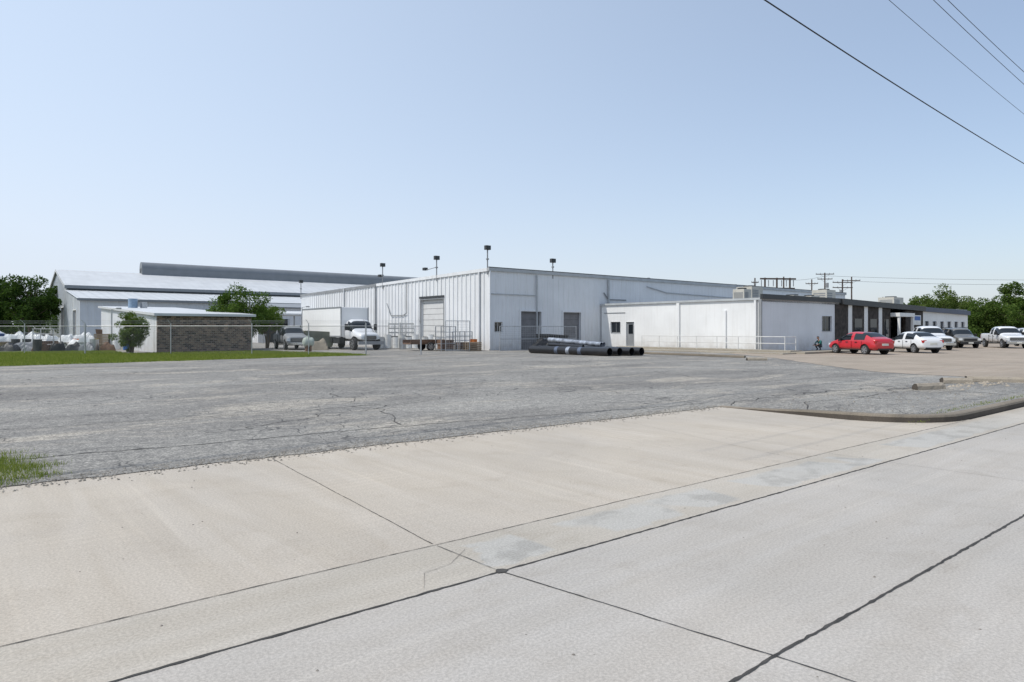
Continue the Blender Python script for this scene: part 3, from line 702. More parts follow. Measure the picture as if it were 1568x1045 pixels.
# ------------------------------------------------------------ utility poles & wires
def upole(x,y,h,arms,rot=0,extra=None,name='utility_pole'):
    e=empty(name,x,y,rot); m=MB(); m.cyl((0,0,-.2),(0,0,h),.16,pole_m,r1=.11,n=10)
    for z,w in arms:
        m.box(-w/2,w/2,-.14,-.0,z-.07,z+.07,pole_m)
        for k in (-.48,-.25,.25,.48): m.cyl((w*k,-.07,z+.07),(w*k,-.07,z+.25),.04,grey_m,n=6)
        m.cyl((-w*.3,-.05,z),(0,-.05,z-.6),.02,grey_m); m.cyl((w*.3,-.05,z),(0,-.05,z-.6),.02,grey_m)
    if extra:
        for dx,z in extra: m.cyl((dx,-.2,z),(dx,-.2,z+.9),.25,grey_m,n=12)
    m.build('pole_and_crossarms',e)
def at(px,d): return (px-784)/1045*d
for px,d,top,arms,ex in [(1263,125,418,[(11.8,3.2),(10.9,2.6)],[(.35,9.3)]),(1243,130,428,[(10.4,2.2)],None),(1290,118,428,[(9.8,3.6),(8.9,3.6)],[(-.4,7.6)]),(1304,122,424,[(10.4,2.8)],None),(1200,115,424,[],None),(1156,118,426,[(9.8,1.2)],None),(1352,160,455,[(8.,2)],None)]:
    upole(at(px,d),d,1.65+(505-top)*d/1045,arms,rot=random.uniform(-.3,.3),extra=ex)
e=empty('substation_gantry',at(1195,110),110,.1); m=MB()
for dx in (-2.6,-.6,1.6): m.cyl((dx,0,0),(dx,0,10),.14,pole_m)
m.box(-3.4,2.6,-.1,.1,9.7,9.95,pole_m);m.box(-3.0,2.4,-.1,.1,8.2,8.4,pole_m)
for dx in (-3.2,-2,-1.2,.2,1,2.2): m.cyl((dx,0,8.6),(dx,0,9.6),.07,grey_m)
m.build('frame',e)
def wire(name,A,B,r,sag,n=40,ext=(0,1)):
    m=MB(); pts=[]
    for i in range(n+1):
        t=ext[0]+(ext[1]-ext[0])*i/n
        pts.append((A[0]+(B[0]-A[0])*t,A[1]+(B[1]-A[1])*t,A[2]+(B[2]-A[2])*t+sag*((t-.5)**2-.25)*4))
    m.path(pts,r,wire_m,6); m.build(name,smooth=True)
wire('power_line',(8.43,22.7,12.6),(31.5,41.9,11.8),.026,.10,ext=(-1.1,2.3),n=60)
wire('power_line',(11.06,20,11.3),(22.2,29.6,11.0),.008,.04,ext=(-1.5,3),n=60)
wire('power_line',(12.36,20,11.3),(19.5,26.05,11.05),.009,.02,ext=(-2.5,4.5),n=60)
wire('power_line',(12.75,20,11.33),(18.5,24.7,11.0),.009,.02,ext=(-2.5,5),n=60)
wire('distant_wire',(at(1304,122),122,10.3),(130,120,10.5),.02,.8);wire('distant_wire',(at(1263,125),125,11.5),(135,112,10.8),.02,.9)
wire('distant_wire',(at(1263,125),125,11.5),(at(1200,115),115,10),.02,.3)

# ------------------------------------------------------------ vehicles
def smoothed(o,cutters=None,lev=2):
    if lev:
        s=o.modifiers.new('s','SUBSURF'); s.levels=lev; s.render_levels=lev
    if cutters:
        for c in cutters:
            b=o.modifiers.new('b','BOOLEAN'); b.operation='DIFFERENCE'; b.solver='EXACT'; b.object=c
            try: b.material_mode='TRANSFER'
            except Exception: pass
    dg=bpy.context.evaluated_depsgraph_get(); dg.update()
    me=bpy.data.meshes.new_from_object(o.evaluated_get(dg)); o.modifiers.clear(); o.data=me
    me.shade_smooth(); me.set_sharp_from_angle(angle=math.radians(35))
    for c in cutters or []: bpy.data.objects.remove(c)
def loft(st,paint):
    """st rows: x,zb,zm,zbelt,ztop,wb,wm,wbelt,wtop,side,top"""
    m=MB(); rings=[]
    for r in st:
        x,zb,zm,zl,ztp,wb,wm,wl,wt=r[:9]
        half=[(wb,zb),(wm,zm),(wl,zl),(wt,ztp),(wt*.5,ztp+.02)]
        ring=[(x,-a,b) for a,b in half]+[(x,a,b) for a,b in half[::-1]]
        k=len(m.v); m.v+=ring; rings.append(k)
    n=10
    for i in range(len(st)-1):
        a,b=rings[i],rings[i+1]; side=st[i][9];top=st[i][10]
        mats=[paint,paint,side,top,top,top,side,paint,paint,blackp_m]
        for j in range(n):
            q=(j+1)%n; m.f.append((a+j,b+j,b+q,a+q)); m.m.append(m.mi(mats[j]))
    for k,rev in ((rings[0],0),(rings[-1],1)):
        for j in range(4):
            q=(k+j,k+j+1,k+8-j,k+9-j); m.f.append(q if not rev else q[::-1]); m.m.append(m.mi(paint))
    return m
def wheel(m,x,y,r,w,s):
    m.cyl((x,y,r),(x,y+s*w*.75,r),r,tyre_m,n=28); m.cyl((x,y+s*w*.75,r),(x,y+s*w,r),r,tyre_m,r1=r*.93,n=28)
    m.cyl((x,y+s*w,r),(x,y+s*(w+.006),r),r*.68,blackp_m,n=24)
    m.cyl((x,y+s*w,r),(x,y+s*(w+.02),r),r*.16,rim_m,n=12)
    for i in range(6):
        t=2*math.pi*i/6+.3; c,sn=math.cos(t),math.sin(t); h=.05
        P=lambda rr,o:(x+c*rr-sn*o,y+s*(w+.014),r+sn*rr+c*o)
        m.poly([P(.03,-h*.8),P(r*.66,-h),P(r*.66,h),P(.03,h*.8)],rim_m)
    for i in range(24):
        a=2*math.pi*i/24;b=2*math.pi*(i+1)/24
        e=lambda rr,t:(x+rr*math.cos(t),y+s*(w+.012),r+rr*math.sin(t))
        m.poly([e(r*.6,a),e(r*.7,a),e(r*.7,b),e(r*.6,b)],rim_m)
def vehicle(name,x,y,head_deg,st,paint,wr,wx,W,extras,lev=2):
    """head_deg measured clockwise from +Y (world)"""
    e=empty(name,x,y,math.radians(90-head_deg)); 
    body=loft(st,paint).build('body',e)
    cut=[]
    for xx in wx:
        for s in (-1,1):
            c=MB(); c.cyl((xx,s*(W/2-.24),wr),(xx,s*(W/2+.25),wr),wr*1.17,blackp_m,n=28); co=c.build('cut',e); cut.append(co)
    bpy.context.view_layer.update()
    smoothed(body,cut,lev)
    m=MB()
    for xx in wx:
        for s in (-1,1): wheel(m,xx,s*(W/2-.235),wr,.215,s)
        m.cyl((xx,-W/2+.25,wr),(xx,W/2-.25,wr),.05,blackp_m)
    m.build('wheels',e)
    m=MB(); extras(m,W); m.build('lights_mirrors_trim',e,bevel=.01)
    return e
def sedan_st(p,k=1.):
    G=glass_m
    return [(-2.16*k,.38,.55,.78,.80,.60,.72,.66,.58,p,p),(-2.10*k,.30,.52,.92,.98,.70,.80,.74,.64,p,p),(-1.95*k,.26,.52,.98,1.07,.76,.86,.80,.70,p,p),(-1.72*k,.24,.52,.98,1.11,.80,.88,.82,.70,p,G),
      (-1.2*k,.24,.52,.96,1.40,.80,.88,.83,.64,G,G),(-1.0*k,.24,.52,.95,1.45,.80,.88,.83,.64,G,p),(-.20*k,.24,.52,.93,1.50,.80,.88,.83,.65,p,p),(-.13*k,.24,.52,.93,1.50,.80,.88,.83,.65,G,p),
      (.30*k,.24,.52,.92,1.47,.80,.88,.83,.64,G,p),(.45*k,.24,.52,.91,1.41,.80,.88,.83,.63,G,G),(1.25*k,.24,.52,.90,.99,.80,.88,.81,.70,p,p),(1.34*k,.24,.52,.88,.96,.80,.88,.79,.68,p,p),
      (1.8*k,.24,.52,.82,.88,.78,.86,.76,.62,p,p),(2.08*k,.26,.5,.70,.76,.66,.78,.68,.55,p,p),(2.18*k,.34,.5,.60,.64,.5,.62,.54,.45,p,p)]
def sedan_ex(m,W):
    for s in (-1,1):
        y=s*.62; m.box(-2.13,-1.98,y-.14,y+.16,.74,.92,tail_m); m.box(1.88,2.08,y-.14,y+.12,.58,.72,head_m)
        m.box(.72,.90,s*.90-.08,s*.90+.08,.92,1.05,blackp_m); m.box(-1.0,1.0,s*.868-.008,s*.868+.008,.30,.36,blackp_m)
        for xx in (-.65,.15): m.box(xx,xx+.2,s*.87-.015,s*.87+.02,.80,.84,blackp_m)
        for xx in (-.17,.95,-1.05): m.box(xx-.006,xx+.006,s*.872-.012,s*.872+.012,.34,.9,blackp_m)
    m.box(-2.17,-2.12,-.26,.26,.60,.74,plate_m); m.box(-2.17,-2.05,-.55,.55,.32,.42,blackp_m); m.box(2.1,2.19,-.4,.4,.38,.52,blackp_m)
def truck_st(p):
    G=glass_m
    return [(-2.85,.50,.75,1.22,1.27,.78,.90,.92,.88,p,blackp_m),(-2.80,.48,.75,1.26,1.30,.84,.95,.95,.88,p,blackp_m),(-2.0,.45,.75,1.26,1.30,.86,.98,.95,.88,p,blackp_m),(-.86,.45,.75,1.26,1.30,.86,.98,.95,.88,p,blackp_m),(-.80,.45,.75,1.26,1.31,.86,.98,.95,.86,p,G),
     (-.72,.45,.75,1.24,1.86,.86,.98,.94,.76,p,p),(-.6,.45,.75,1.20,1.90,.86,.98,.95,.77,G,p),(.05,.45,.75,1.18,1.93,.86,.98,.95,.77,p,p),(.13,.45,.75,1.18,1.93,.86,.98,.95,.77,G,p),(.62,.45,.75,1.18,1.91,.86,.98,.95,.76,G,p),(.72,.45,.75,1.18,1.86,.86,.98,.95,.75,G,G),
     (1.4,.45,.75,1.16,1.25,.86,.98,.92,.80,p,p),(1.52,.45,.75,1.14,1.21,.86,.98,.92,.78,p,p),(2.5,.45,.75,1.06,1.13,.86,.97,.9,.74,p,p),(2.72,.45,.75,.98,1.06,.84,.94,.88,.72,p,p),(2.78,.5,.72,.92,.98,.8,.9,.84,.7,p,p)]
def truck_ex(m,W):
    for s in (-1,1):
        y=s*.8; m.box(-2.88,-2.78,y-.09,y+.12,.78,1.15,tail_m); m.box(2.62,2.82,y-.14,y+.12,.72,.95,head_m)
        m.box(.95,1.15,s*1.08-.10,s*1.08+.10,1.18,1.42,blackp_m)
        for xx in (.18,-.6): m.box(xx,xx+.2,s*.97-.015,s*.97+.02,1.03,1.07,chrome_m)
        for xx in (.09,1.2,-.78): m.box(xx-.007,xx+.007,s*.965-.02,s*.965+.02,.52,1.18,blackp_m)
    m.box(2.76,2.84,-.62,.62,.70,.96,blackp_m)
    for z in (.76,.84,.92): m.box(2.842,2.85,-.6,.6,z-.012,z+.012,chrome_m)
    m.box(2.74,2.95,-.92,.92,.42,.62,chrome_m); m.box(-3.0,-2.82,-.9,.9,.45,.6,chrome_m); m.box(2.96,2.97,-.2,.2,.46,.58,plate_m); m.box(-2.9,-2.86,-.16,.16,.62,.76,plate_m)
def suv_st(p):
    G=glass_m
    return [(-2.3,.45,.70,1.05,1.12,.74,.86,.82,.72,p,G),(-2.22,.42,.7,1.10,1.45,.8,.9,.84,.74,p,G),(-2.08,.40,.7,1.10,1.74,.82,.92,.88,.72,G,p),(-1.2,.38,.7,1.08,1.80,.84,.94,.89,.73,p,p),(-1.1,.38,.7,1.08,1.80,.84,.94,.89,.73,G,p),(-.15,.38,.7,1.07,1.80,.84,.94,.89,.73,p,p),(-.06,.38,.7,1.07,1.80,.84,.94,.89,.73,G,p),
     (.5,.38,.7,1.06,1.77,.84,.94,.89,.72,G,p),(.62,.38,.7,1.06,1.70,.84,.94,.89,.71,G,G),(1.2,.38,.7,1.05,1.14,.84,.94,.87,.76,p,p),(1.32,.38,.7,1.02,1.10,.84,.94,.86,.72,p,p),(2.05,.38,.7,.96,1.03,.82,.92,.84,.68,p,p),(2.24,.42,.68,.88,.95,.76,.86,.8,.64,p,p),(2.3,.48,.66,.8,.86,.7,.8,.74,.6,p,p)]
def suv_ex(m,W):
    for s in (-1,1):
        y=s*.74; m.box(-2.32,-2.22,y-.08,y+.10,.85,1.2,tail_m); m.box(2.14,2.34,y-.14,y+.10,.70,.88,head_m)
        m.box(.85,1.03,s*1.0-.08,s*1.0+.08,1.08,1.28,blackp_m); m.box(-1.9,.4,s*.66-.02,s*.66+.02,1.80,1.85,blackp_m)
        for xx in (-.10,.9,-1.15): m.box(xx-.007,xx+.007,s*.925-.02,s*.925+.02,.46,1.08,blackp_m)
        m.box(-1.0,1.0,s*.935-.01,s*.935+.012,.45,.55,blackp_m)
    m.box(2.28,2.34,-.5,.5,.66,.86,blackp_m); m.box(2.24,2.40,-.82,.82,.40,.56,blackp_m); m.box(-2.4,-2.25,-.82,.82,.45,.6,blackp_m); m.box(2.405,2.41,-.2,.2,.43,.54,plate_m)
vehicle('red_hatchback_car',23.55,46.2,-16,sedan_st(red_m),red_m,.33,(-1.3,1.32),1.76,sedan_ex)
vehicle('white_sedan_car',28.7,48.9,-5,sedan_st(whitep_m,1.0),whitep_m,.33,(-1.3,1.32),1.76,sedan_ex)
vehicle('white_pickup_truck',34.2,56.2,190,truck_st(whitep_m),whitep_m,.40,(-1.85,1.9),1.96,truck_ex,1)
vehicle('silver_suv',40.4,61.8,190,suv_st(silver_m),silver_m,.38,(-1.38,1.4),1.88,suv_ex,1)
vehicle('white_pickup_truck',44.6,61.8,195,truck_st(whitep_m),whitep_m,.40,(-1.85,1.9),1.96,truck_ex,1)
vehicle('white_suv',50.8,66.5,192,suv_st(whitep_m),whitep_m,.38,(-1.38,1.4),1.88,suv_ex,1)
e=empty('white_box_truck',-11.3,54.6,math.atan2(-.777,.63))
m=MB(); m.box(-10.9,-2.85,-1.25,1.25,1.05,3.5,boxw_m)
m.build('cargo_box',e,bevel=.03)
m=MB()
for s in (-1,1):
    m.box(-10.92,-2.83,s*1.255-.02,s*1.255+.02,3.42,3.53,galv_m); m.box(-10.92,-2.83,s*1.255-.02,s*1.255+.02,1.02,1.14,grey_m)
    m.box(-2.86,-2.80,s*1.22-.05,s*1.22+.05,1.05,3.5,galv_m)
    for i in range(16): m.box(-10.8+i*.52,-10.785+i*.52,s*1.253-.004,s*1.253+.004,1.15,3.4,boxw_m)
m.box(-10.5,-.6,-.5,-.4,.7,.95,trim_m);m.box(-10.5,-.6,.4,.5,.7,.95,trim_m); m.box(-10.9,-10.7,-1.2,1.2,.5,.62,trim_m)
m.box(-4.4,-3.2,-1.2,-.7,.5,.95,trim_m); m.box(-6.6,-4.6,-1.2,-.9,.55,.9,trim_m)
m.build('box_frame_and_chassis',e)
G=glass_m;p=whitep_m
st=[(-2.65,.75,1.1,1.55,2.38,.95,1.02,1.0,.88,p,p),(-2.55,.72,1.1,1.55,2.46,.98,1.05,1.02,.92,p,p),(-2.3,.7,1.1,1.50,2.5,.98,1.05,1.02,.94,G,p),(-1.75,.7,1.1,1.48,2.48,.98,1.05,1.02,.93,G,G),(-1.3,.7,1.1,1.48,1.60,.98,1.05,.98,.88,p,p),(-1.15,.7,1.1,1.45,1.55,.96,1.03,.95,.80,p,p),(-.4,.72,1.05,1.32,1.42,.85,.98,.88,.66,p,p),(-.12,.72,1.0,1.22,1.32,.76,.88,.8,.6,p,p),(-.06,.78,1.0,1.15,1.2,.7,.8,.74,.55,p,p)]
cab=loft(st,p).build('cab',e); cut=[]
for s in (-1,1):
    c=MB(); c.cyl((-.95,s*.7,.5),(-.95,s*1.4,.5),.62,blackp_m,n=28); cut.append(c.build('cut',e))
bpy.context.view_layer.update(); smoothed(cab,cut,1)
m=MB()
for s in (-1,1): wheel(m,-.95,s*.88,.5,.27,s); wheel(m,-7.6,s*.9,.5,.3,s)
m.build('wheels',e)
m=MB(); m.box(-.1,-.02,-.5,.5,.85,1.15,blackp_m); m.box(-.12,.12,-1.1,1.1,.45,.72,grey_m)
for z in (.92,1.0,1.08): m.box(-.019,-.01,-.48,.48,z-.015,z+.015,chrome_m)
for s in (-1,1): m.box(-.2,-.03,s*.68-.13,s*.68+.13,.9,1.1,head_m); m.box(-1.75,-1.65,s*1.3-.12,s*1.3+.12,1.6,2.1,blackp_m); m.cyl((-1.7,s*1.0,1.7),(-1.7,s*1.25,1.8),.02,blackp_m)
m.build('grille_bumper_mirrors',e)

# ------------------------------------------------------------ pipes
dx,dy=.63,-.777
def pipe(name,x0,y0,L,z,r,mat=pipe_m,tilt=0,d=(.63,-.777)):
    m=MB(); m.tube((0,0,0),(L,0,tilt),r,r*.9,mat,n=28)
    return m.build(name,smooth=True,loc=(x0,y0,z),rot=math.atan2(d[1],d[0]))
pipe('black_plastic_pipe',1.35,47.7,7.4,.27,.26);pipe('black_plastic_pipe',1.9,48.25,7.6,.27,.26);pipe('black_plastic_pipe',2.5,48.7,7.9,.27,.26);pipe('black_plastic_pipe',3.05,49.2,8.1,.27,.26)
pipe('wrapped_pipe',2.7,49.6,5.2,.93,.16,silverw_m,-.28); pipe('black_plastic_pipe',2.6,47.5,3.3,.60,.13,pipe_m,-.1);pipe('wrapped_pipe',3.6,49.6,4.2,.75,.15,silverw_m,-.1)
for k in range(3):
    m=MB(); m.tube((0,0,0),(.3,0,0),.268,.262,silverw_m if k%2 else bluew_m,n=28); m.build('pipe_banding',smooth=True,loc=(1.35+.63*(2.6+k*1.1),47.7-.777*(2.6+k*1.1),.27),rot=math.atan2(dy,dx))

# ------------------------------------------------------------ fence
e=empty('chain_link_fence',0,0)
fp=[(-52,49.5),(-45,48.2),(-38.5,47),(-33,46.2),(-28.4,45.4),(-22.5,45.0),(-17,44.6),(-13.2,44.3),(-9.4,43.9),(-5.9,44.2)]
m=MB()
for i,(x,y) in enumerate(fp):
    r=.05 if i in (4,8,9) else .032
    m.cyl((x,y,0),(x,y,2.05),r,galv_m,n=8); m.cyl((x,y,2.05),(x-.12,y-.22,2.3),.015,galv_m,n=5)
for (a,b) in zip(fp[:-1],fp[1:]):
    m.cyl((*a,1.88),(*b,1.88),.022,galv_m,n=6)
    for k in range(3): m.cyl((a[0]-.04*k,a[1]-.07*k,2.08+.08*k),(b[0]-.04*k,b[1]-.07*k,2.08+.08*k),.006,galv_m,n=4)
m.build('posts_and_rails',e)
me=bpy.data.meshes.new('mesh_fabric'); V=[];F=[];uv=[];s=0
for (a,b) in zip(fp[:-1],fp[1:]):
    L=math.dist(a,b); k=len(V); V+=[(*a,.03),(*b,.03),(*b,1.88),(*a,1.88)]; F.append((k,k+1,k+2,k+3)); uv+=[(s,0),(s+L,0),(s+L,1.85),(s,1.85)]; s+=L
me.from_pydata(V,[],F); ul=me.uv_layers.new(name='UVMap'); ul.data.foreach_set('uv',[c for q in uv for c in q]); me.materials.append(chain_m)
o=bpy.data.objects.new('mesh_fabric',me); sc.collection.objects.link(o); o.parent=e
def gateleaf(name,x0,y0,x1,y1,h):
    e=empty(name,x0,y0,math.atan2(y1-y0,x1-x0)); L=math.dist((x0,y0),(x1,y1)); m=MB()
    for a in (0,L/2,L): m.cyl((a,0,.05),(a,0,h),.03,galv_m)
    for z in (.1,h*.5,h): m.cyl((0,0,z),(L,0,z),.025,galv_m)
    n=int(L/.15)
    for i in range(n): m.cyl((i*.15,0,.1),(i*.15,0,h),.006,galv_m,n=4)
    for i in range(12): m.cyl((0,0,.1+i*h/12),(L,0,.1+i*h/12),.006,galv_m,n=4)
    m.build('frame',e)
gateleaf('steel_gate',-4.9,50.5,-3.2,51.5,2.3)
gateleaf('steel_gate',-.9,50.6,5.0,53.3,1.9)

# ------------------------------------------------------------ yard clutter
def cage(x,y,w,d,h,rot):
    e=empty('wire_cage_rack',x,y,rot); m=MB()
    for a in (0,w):
        for b in (0,d): m.box(a-.03,a+.03,b-.03,b+.03,0,h,galv_m)
    for z in np.linspace(.12,h,5):
        for b in (0,d): m.cyl((0,b,z),(w,b,z),.02,galv_m,n=5)
        for a in (0,w): m.cyl((a,0,z),(a,d,z),.02,galv_m,n=5)
    for i in range(int(w/.12)): m.cyl((i*.12,0,.1),(i*.12,0,h),.007,galv_m,n=4)
    m.box(.1,w-.1,.1,d-.1,.15,h*.45,rust_m); m.build('frame',e)
cage(-5.4,52,1.2,1.1,1.9,.5);cage(-4.0,52.2,1.1,1.1,1.5,.6);cage(-36.5,52,1.4,1.2,1.7,.2);cage(-30,60,1.4,1.2,1.9,.2)
def pallets(x,y,n,rot):
    e=empty('pallet_stack',x,y,rot); m=MB()
    for k in range(n):
        z=k*.14
        for i in range(7): m.box(i*.17,i*.17+.1,0,1.0,z+.11,z+.13,wood_m)
        for j in (0,.45,.9): m.box(0,1.12,j,j+.09,z+.02,z+.11,wood_m)
    m.build('boards',e)
pallets(-3.3,51.5,5,.5);pallets(-27,55,7,.3);pallets(-34,60,8,.8);pallets(-43,58,6,.1);pallets(-38,62,9,.3);pallets(-40.5,54,5,.4);pallets(-32.5,53,4,.9)
def trailer(x,y,rot,L=3.6):
    e=empty('flatbed_utility_trailer',x,y,rot); m=MB(); m.box(0,L,0,1.8,.5,.6,rust_m); m.cyl((L,.9,.5),(L+1.2,.9,.45),.05,rust_m)
    for s in (0,1.8): m.box(0,L,s-.03,s+.03,.6,.85,rust_m)
    m.build('deck',e); m=MB()
    for s,yy in ((-1,0),(1,1.8)): wheel(m,L*.45,yy,.33,.2,s)
    m.build('wheels',e)
trailer(-7.8,52.5,.5)
def barrel(x,y,mat,h=.9,r=.3,name='storage_drum'):
    m=MB(); m.cyl((0,0,0),(0,0,h),r,mat,n=20)
    for z in (.02,h*.35,h*.66,h-.03): m.cyl((0,0,z),(0,0,z+.03),r*1.04,mat,n=20)
    m.build(name,smooth=True,loc=(x,y,.01))
for i in range(9): barrel(-11.5+i*.62+R.uniform(-.1,.1),60+R.uniform(-.4,.4),poly_m if i%3 else rail_m,1.0+.2*(i%2),.33)
for x,y,mm in [(-3.0,53,orange_m),(-31,55,blue_m),(-30.2,55.4,blue_m),(-37,56,rust_m),(-41,55,yellow_m),(-35,55,orange_m),(-33,57,poly_m),(-40,60,red_m),(-29.5,57,galv_m),(-36,58,blue_m),(-33.8,55.2,yellow_m),(-9.2,57.4,galv_m),(-38.9,53.5,trim_m),(-38.1,53.6,trim_m),(-42,52.6,rust_m),(-35.6,51.2,trim_m),(-31.7,51.8,galv_m)]: barrel(x,y,mm)
def hopper(x,y,mat,rot=0,s=1.,name='steel_dumpster'):
    e=empty(name,x,y,rot); m=MB()
    a=[(0,0,.15),(1.6,0,.15),(2.0,0,1.2),(-.2,0,1.3)]; b=[(p[0],1.5,p[2]) for p in a]
    a=[tuple(q*s for q in p) for p in a];b=[tuple(q*s for q in p) for p in b]
    m.poly(a,mat);m.poly(b,mat)
    for i in range(3): m.poly([a[i],a[(i+1)%4],b[(i+1)%4],b[i]],mat)
    m.poly([a[3],a[0],b[0],b[3]],mat)
    for i in range(4): m.box(i*.5*s,(i*.5+.06)*s,-.05*s,-.001,.2*s,1.2*s,mat)
    for yy in (.1,1.3): m.box(.1*s,1.5*s,yy*s,(yy+.1)*s,0,.149*s,trim_m)
    m.build('bin',e)
hopper(-17,57,M('olive_paint',(.16,.17,.13),.7,var=.3),.4,1.2);hopper(-45,56,blue_m,.1,1.1);hopper(-40,66,rust_m,.5,1.3);hopper(3.0,53.6,blackp_m,ANG,1.0,'black_waste_hopper');hopper(-41,56.5,trim_m,.3,1.1)
def tarp(x,y,w,d,h,mat,seed,name='tarpaulin_covered_pile',z=.01):
    r=random.Random(seed); m=MB(); n=14; g=[]
    for i in range(n+1):
        row=[]
        for j in range(n+1):
            a=i/n*2-1;b=j/n*2-1; q=max(abs(a),abs(b)); zz=h*(1-q**4)*(.75+.25*math.sin(a*4+seed)*math.cos(b*3))+r.uniform(-.04,.04)*h
            row.append((a*w/2,b*d/2,max(0,zz) if q<1 else 0))
        g.append(row)
    for i in range(n):
        for j in range(n): m.poly([g[i][j],g[i+1][j],g[i+1][j+1],g[i][j+1]],mat)
    m.build(name,loc=(x,y,z),rot=r.uniform(0,1))
tarp(2.6,51.8,2.4,1.4,1.0,blackp_m,3);tarp(-34.5,54.9,2.2,1.6,1.2,poly_m,5);tarp(-47,62,3.5,2.4,1.7,poly_m,8);tarp(-43,63,2,2,1.3,M('maroon_tarp',(.15,.03,.03),.7),4);tarp(-37.5,53,2.5,1.5,.9,grey_m,6);tarp(-15.6,55,1.6,1.2,1.0,M('tan_tarp',(.3,.26,.2),.8),12)
for k in range(22):
    lay=k//11; tarp(-44+(k%11)*.95+.4*lay+R.uniform(-.2,.2),55+R.uniform(-.5,.5),1.15,.95,.75+R.uniform(-.1,.2),poly_m,30+k,'white_bulk_bag',.01+lay*.62)
for k in range(12): tarp(-44+k*1.2,51.8+R.uniform(-.4,.6),1.1,.9,.45+R.uniform(0,.4),[blackp_m,trim_m,grey_m,rust_m][k%4],60+k,'dark_scrap_pile')
def ptank(x,y,L,r,rot,mat=poly_m,name='horizontal_propane_tank'):
    e=empty(name,x,y,rot); m=MB(); z=r+.35; m.cyl((0,0,z),(L,0,z),r,mat,n=20,caps=False)
    for s,x0 in ((-1,0),(1,L)):
        for k in range(4):
            t0=k/4*math.pi/2;t1=(k+1)/4*math.pi/2
            m.cyl((x0+s*r*.6*math.sin(t0),0,z),(x0+s*r*.6*math.sin(t1),0,z),r*math.cos(t0),mat,r1=max(.001,r*math.cos(t1)),n=20,caps=False)
    for a in (L*.2,L*.8): m.box(a-.06,a+.06,-r*.7,r*.7,0,z-r*.6,rust_m)
    m.cyl((L/2,0,z+r-.02),(L/2,0,z+r+.12),.12,mat); m.build('tank',e,smooth=True)
ptank(-39.6,49.4,1.9,.42,.15);ptank(-15.6,51.5,.45,.36,.5,M('pale_green_tank',(.40,.45,.40),.6))
vehicle('old_work_pickup',-18.6,57.5,150,truck_st(grey_m),grey_m,.40,(-1.85,1.9),1.96,truck_ex,1)
e=empty('stake_bed_trailer',-10.2,62,ANG); m=MB(); m.box(0,4.5,0,2.2,.9,1.05,trim_m)
for a in np.linspace(0.05,4.45,8):
    for b in (0.05,2.15): m.box(a-.04,a+.04,b-.03,b+.03,1.05,2.3,rail_m)
for z in (1.3,1.7,2.1): m.box(0,4.5,0,.04,z,z+.14,rail_m);m.box(0,4.5,2.16,2.2,z,z+.14,rail_m)
for s,yy in ((-1,.2),(1,2.0)): wheel(m,1.2,yy,.45,.2,s);wheel(m,3.4,yy,.45,.2,s)
m.build('bed',e)
for x,y,h in ((-30.5,52,3.2),(-29,70,4.5),(-20.3,66,3.8)):
    m=MB(); m.cyl((0,0,0),(0,0,h),.05,galv_m); m.cyl((0,0,h),(.5,0,h+.1),.03,galv_m); m.box(.4,.7,-.08,.08,h,h+.12,grey_m); m.build('yard_post',loc=(x,y,0))

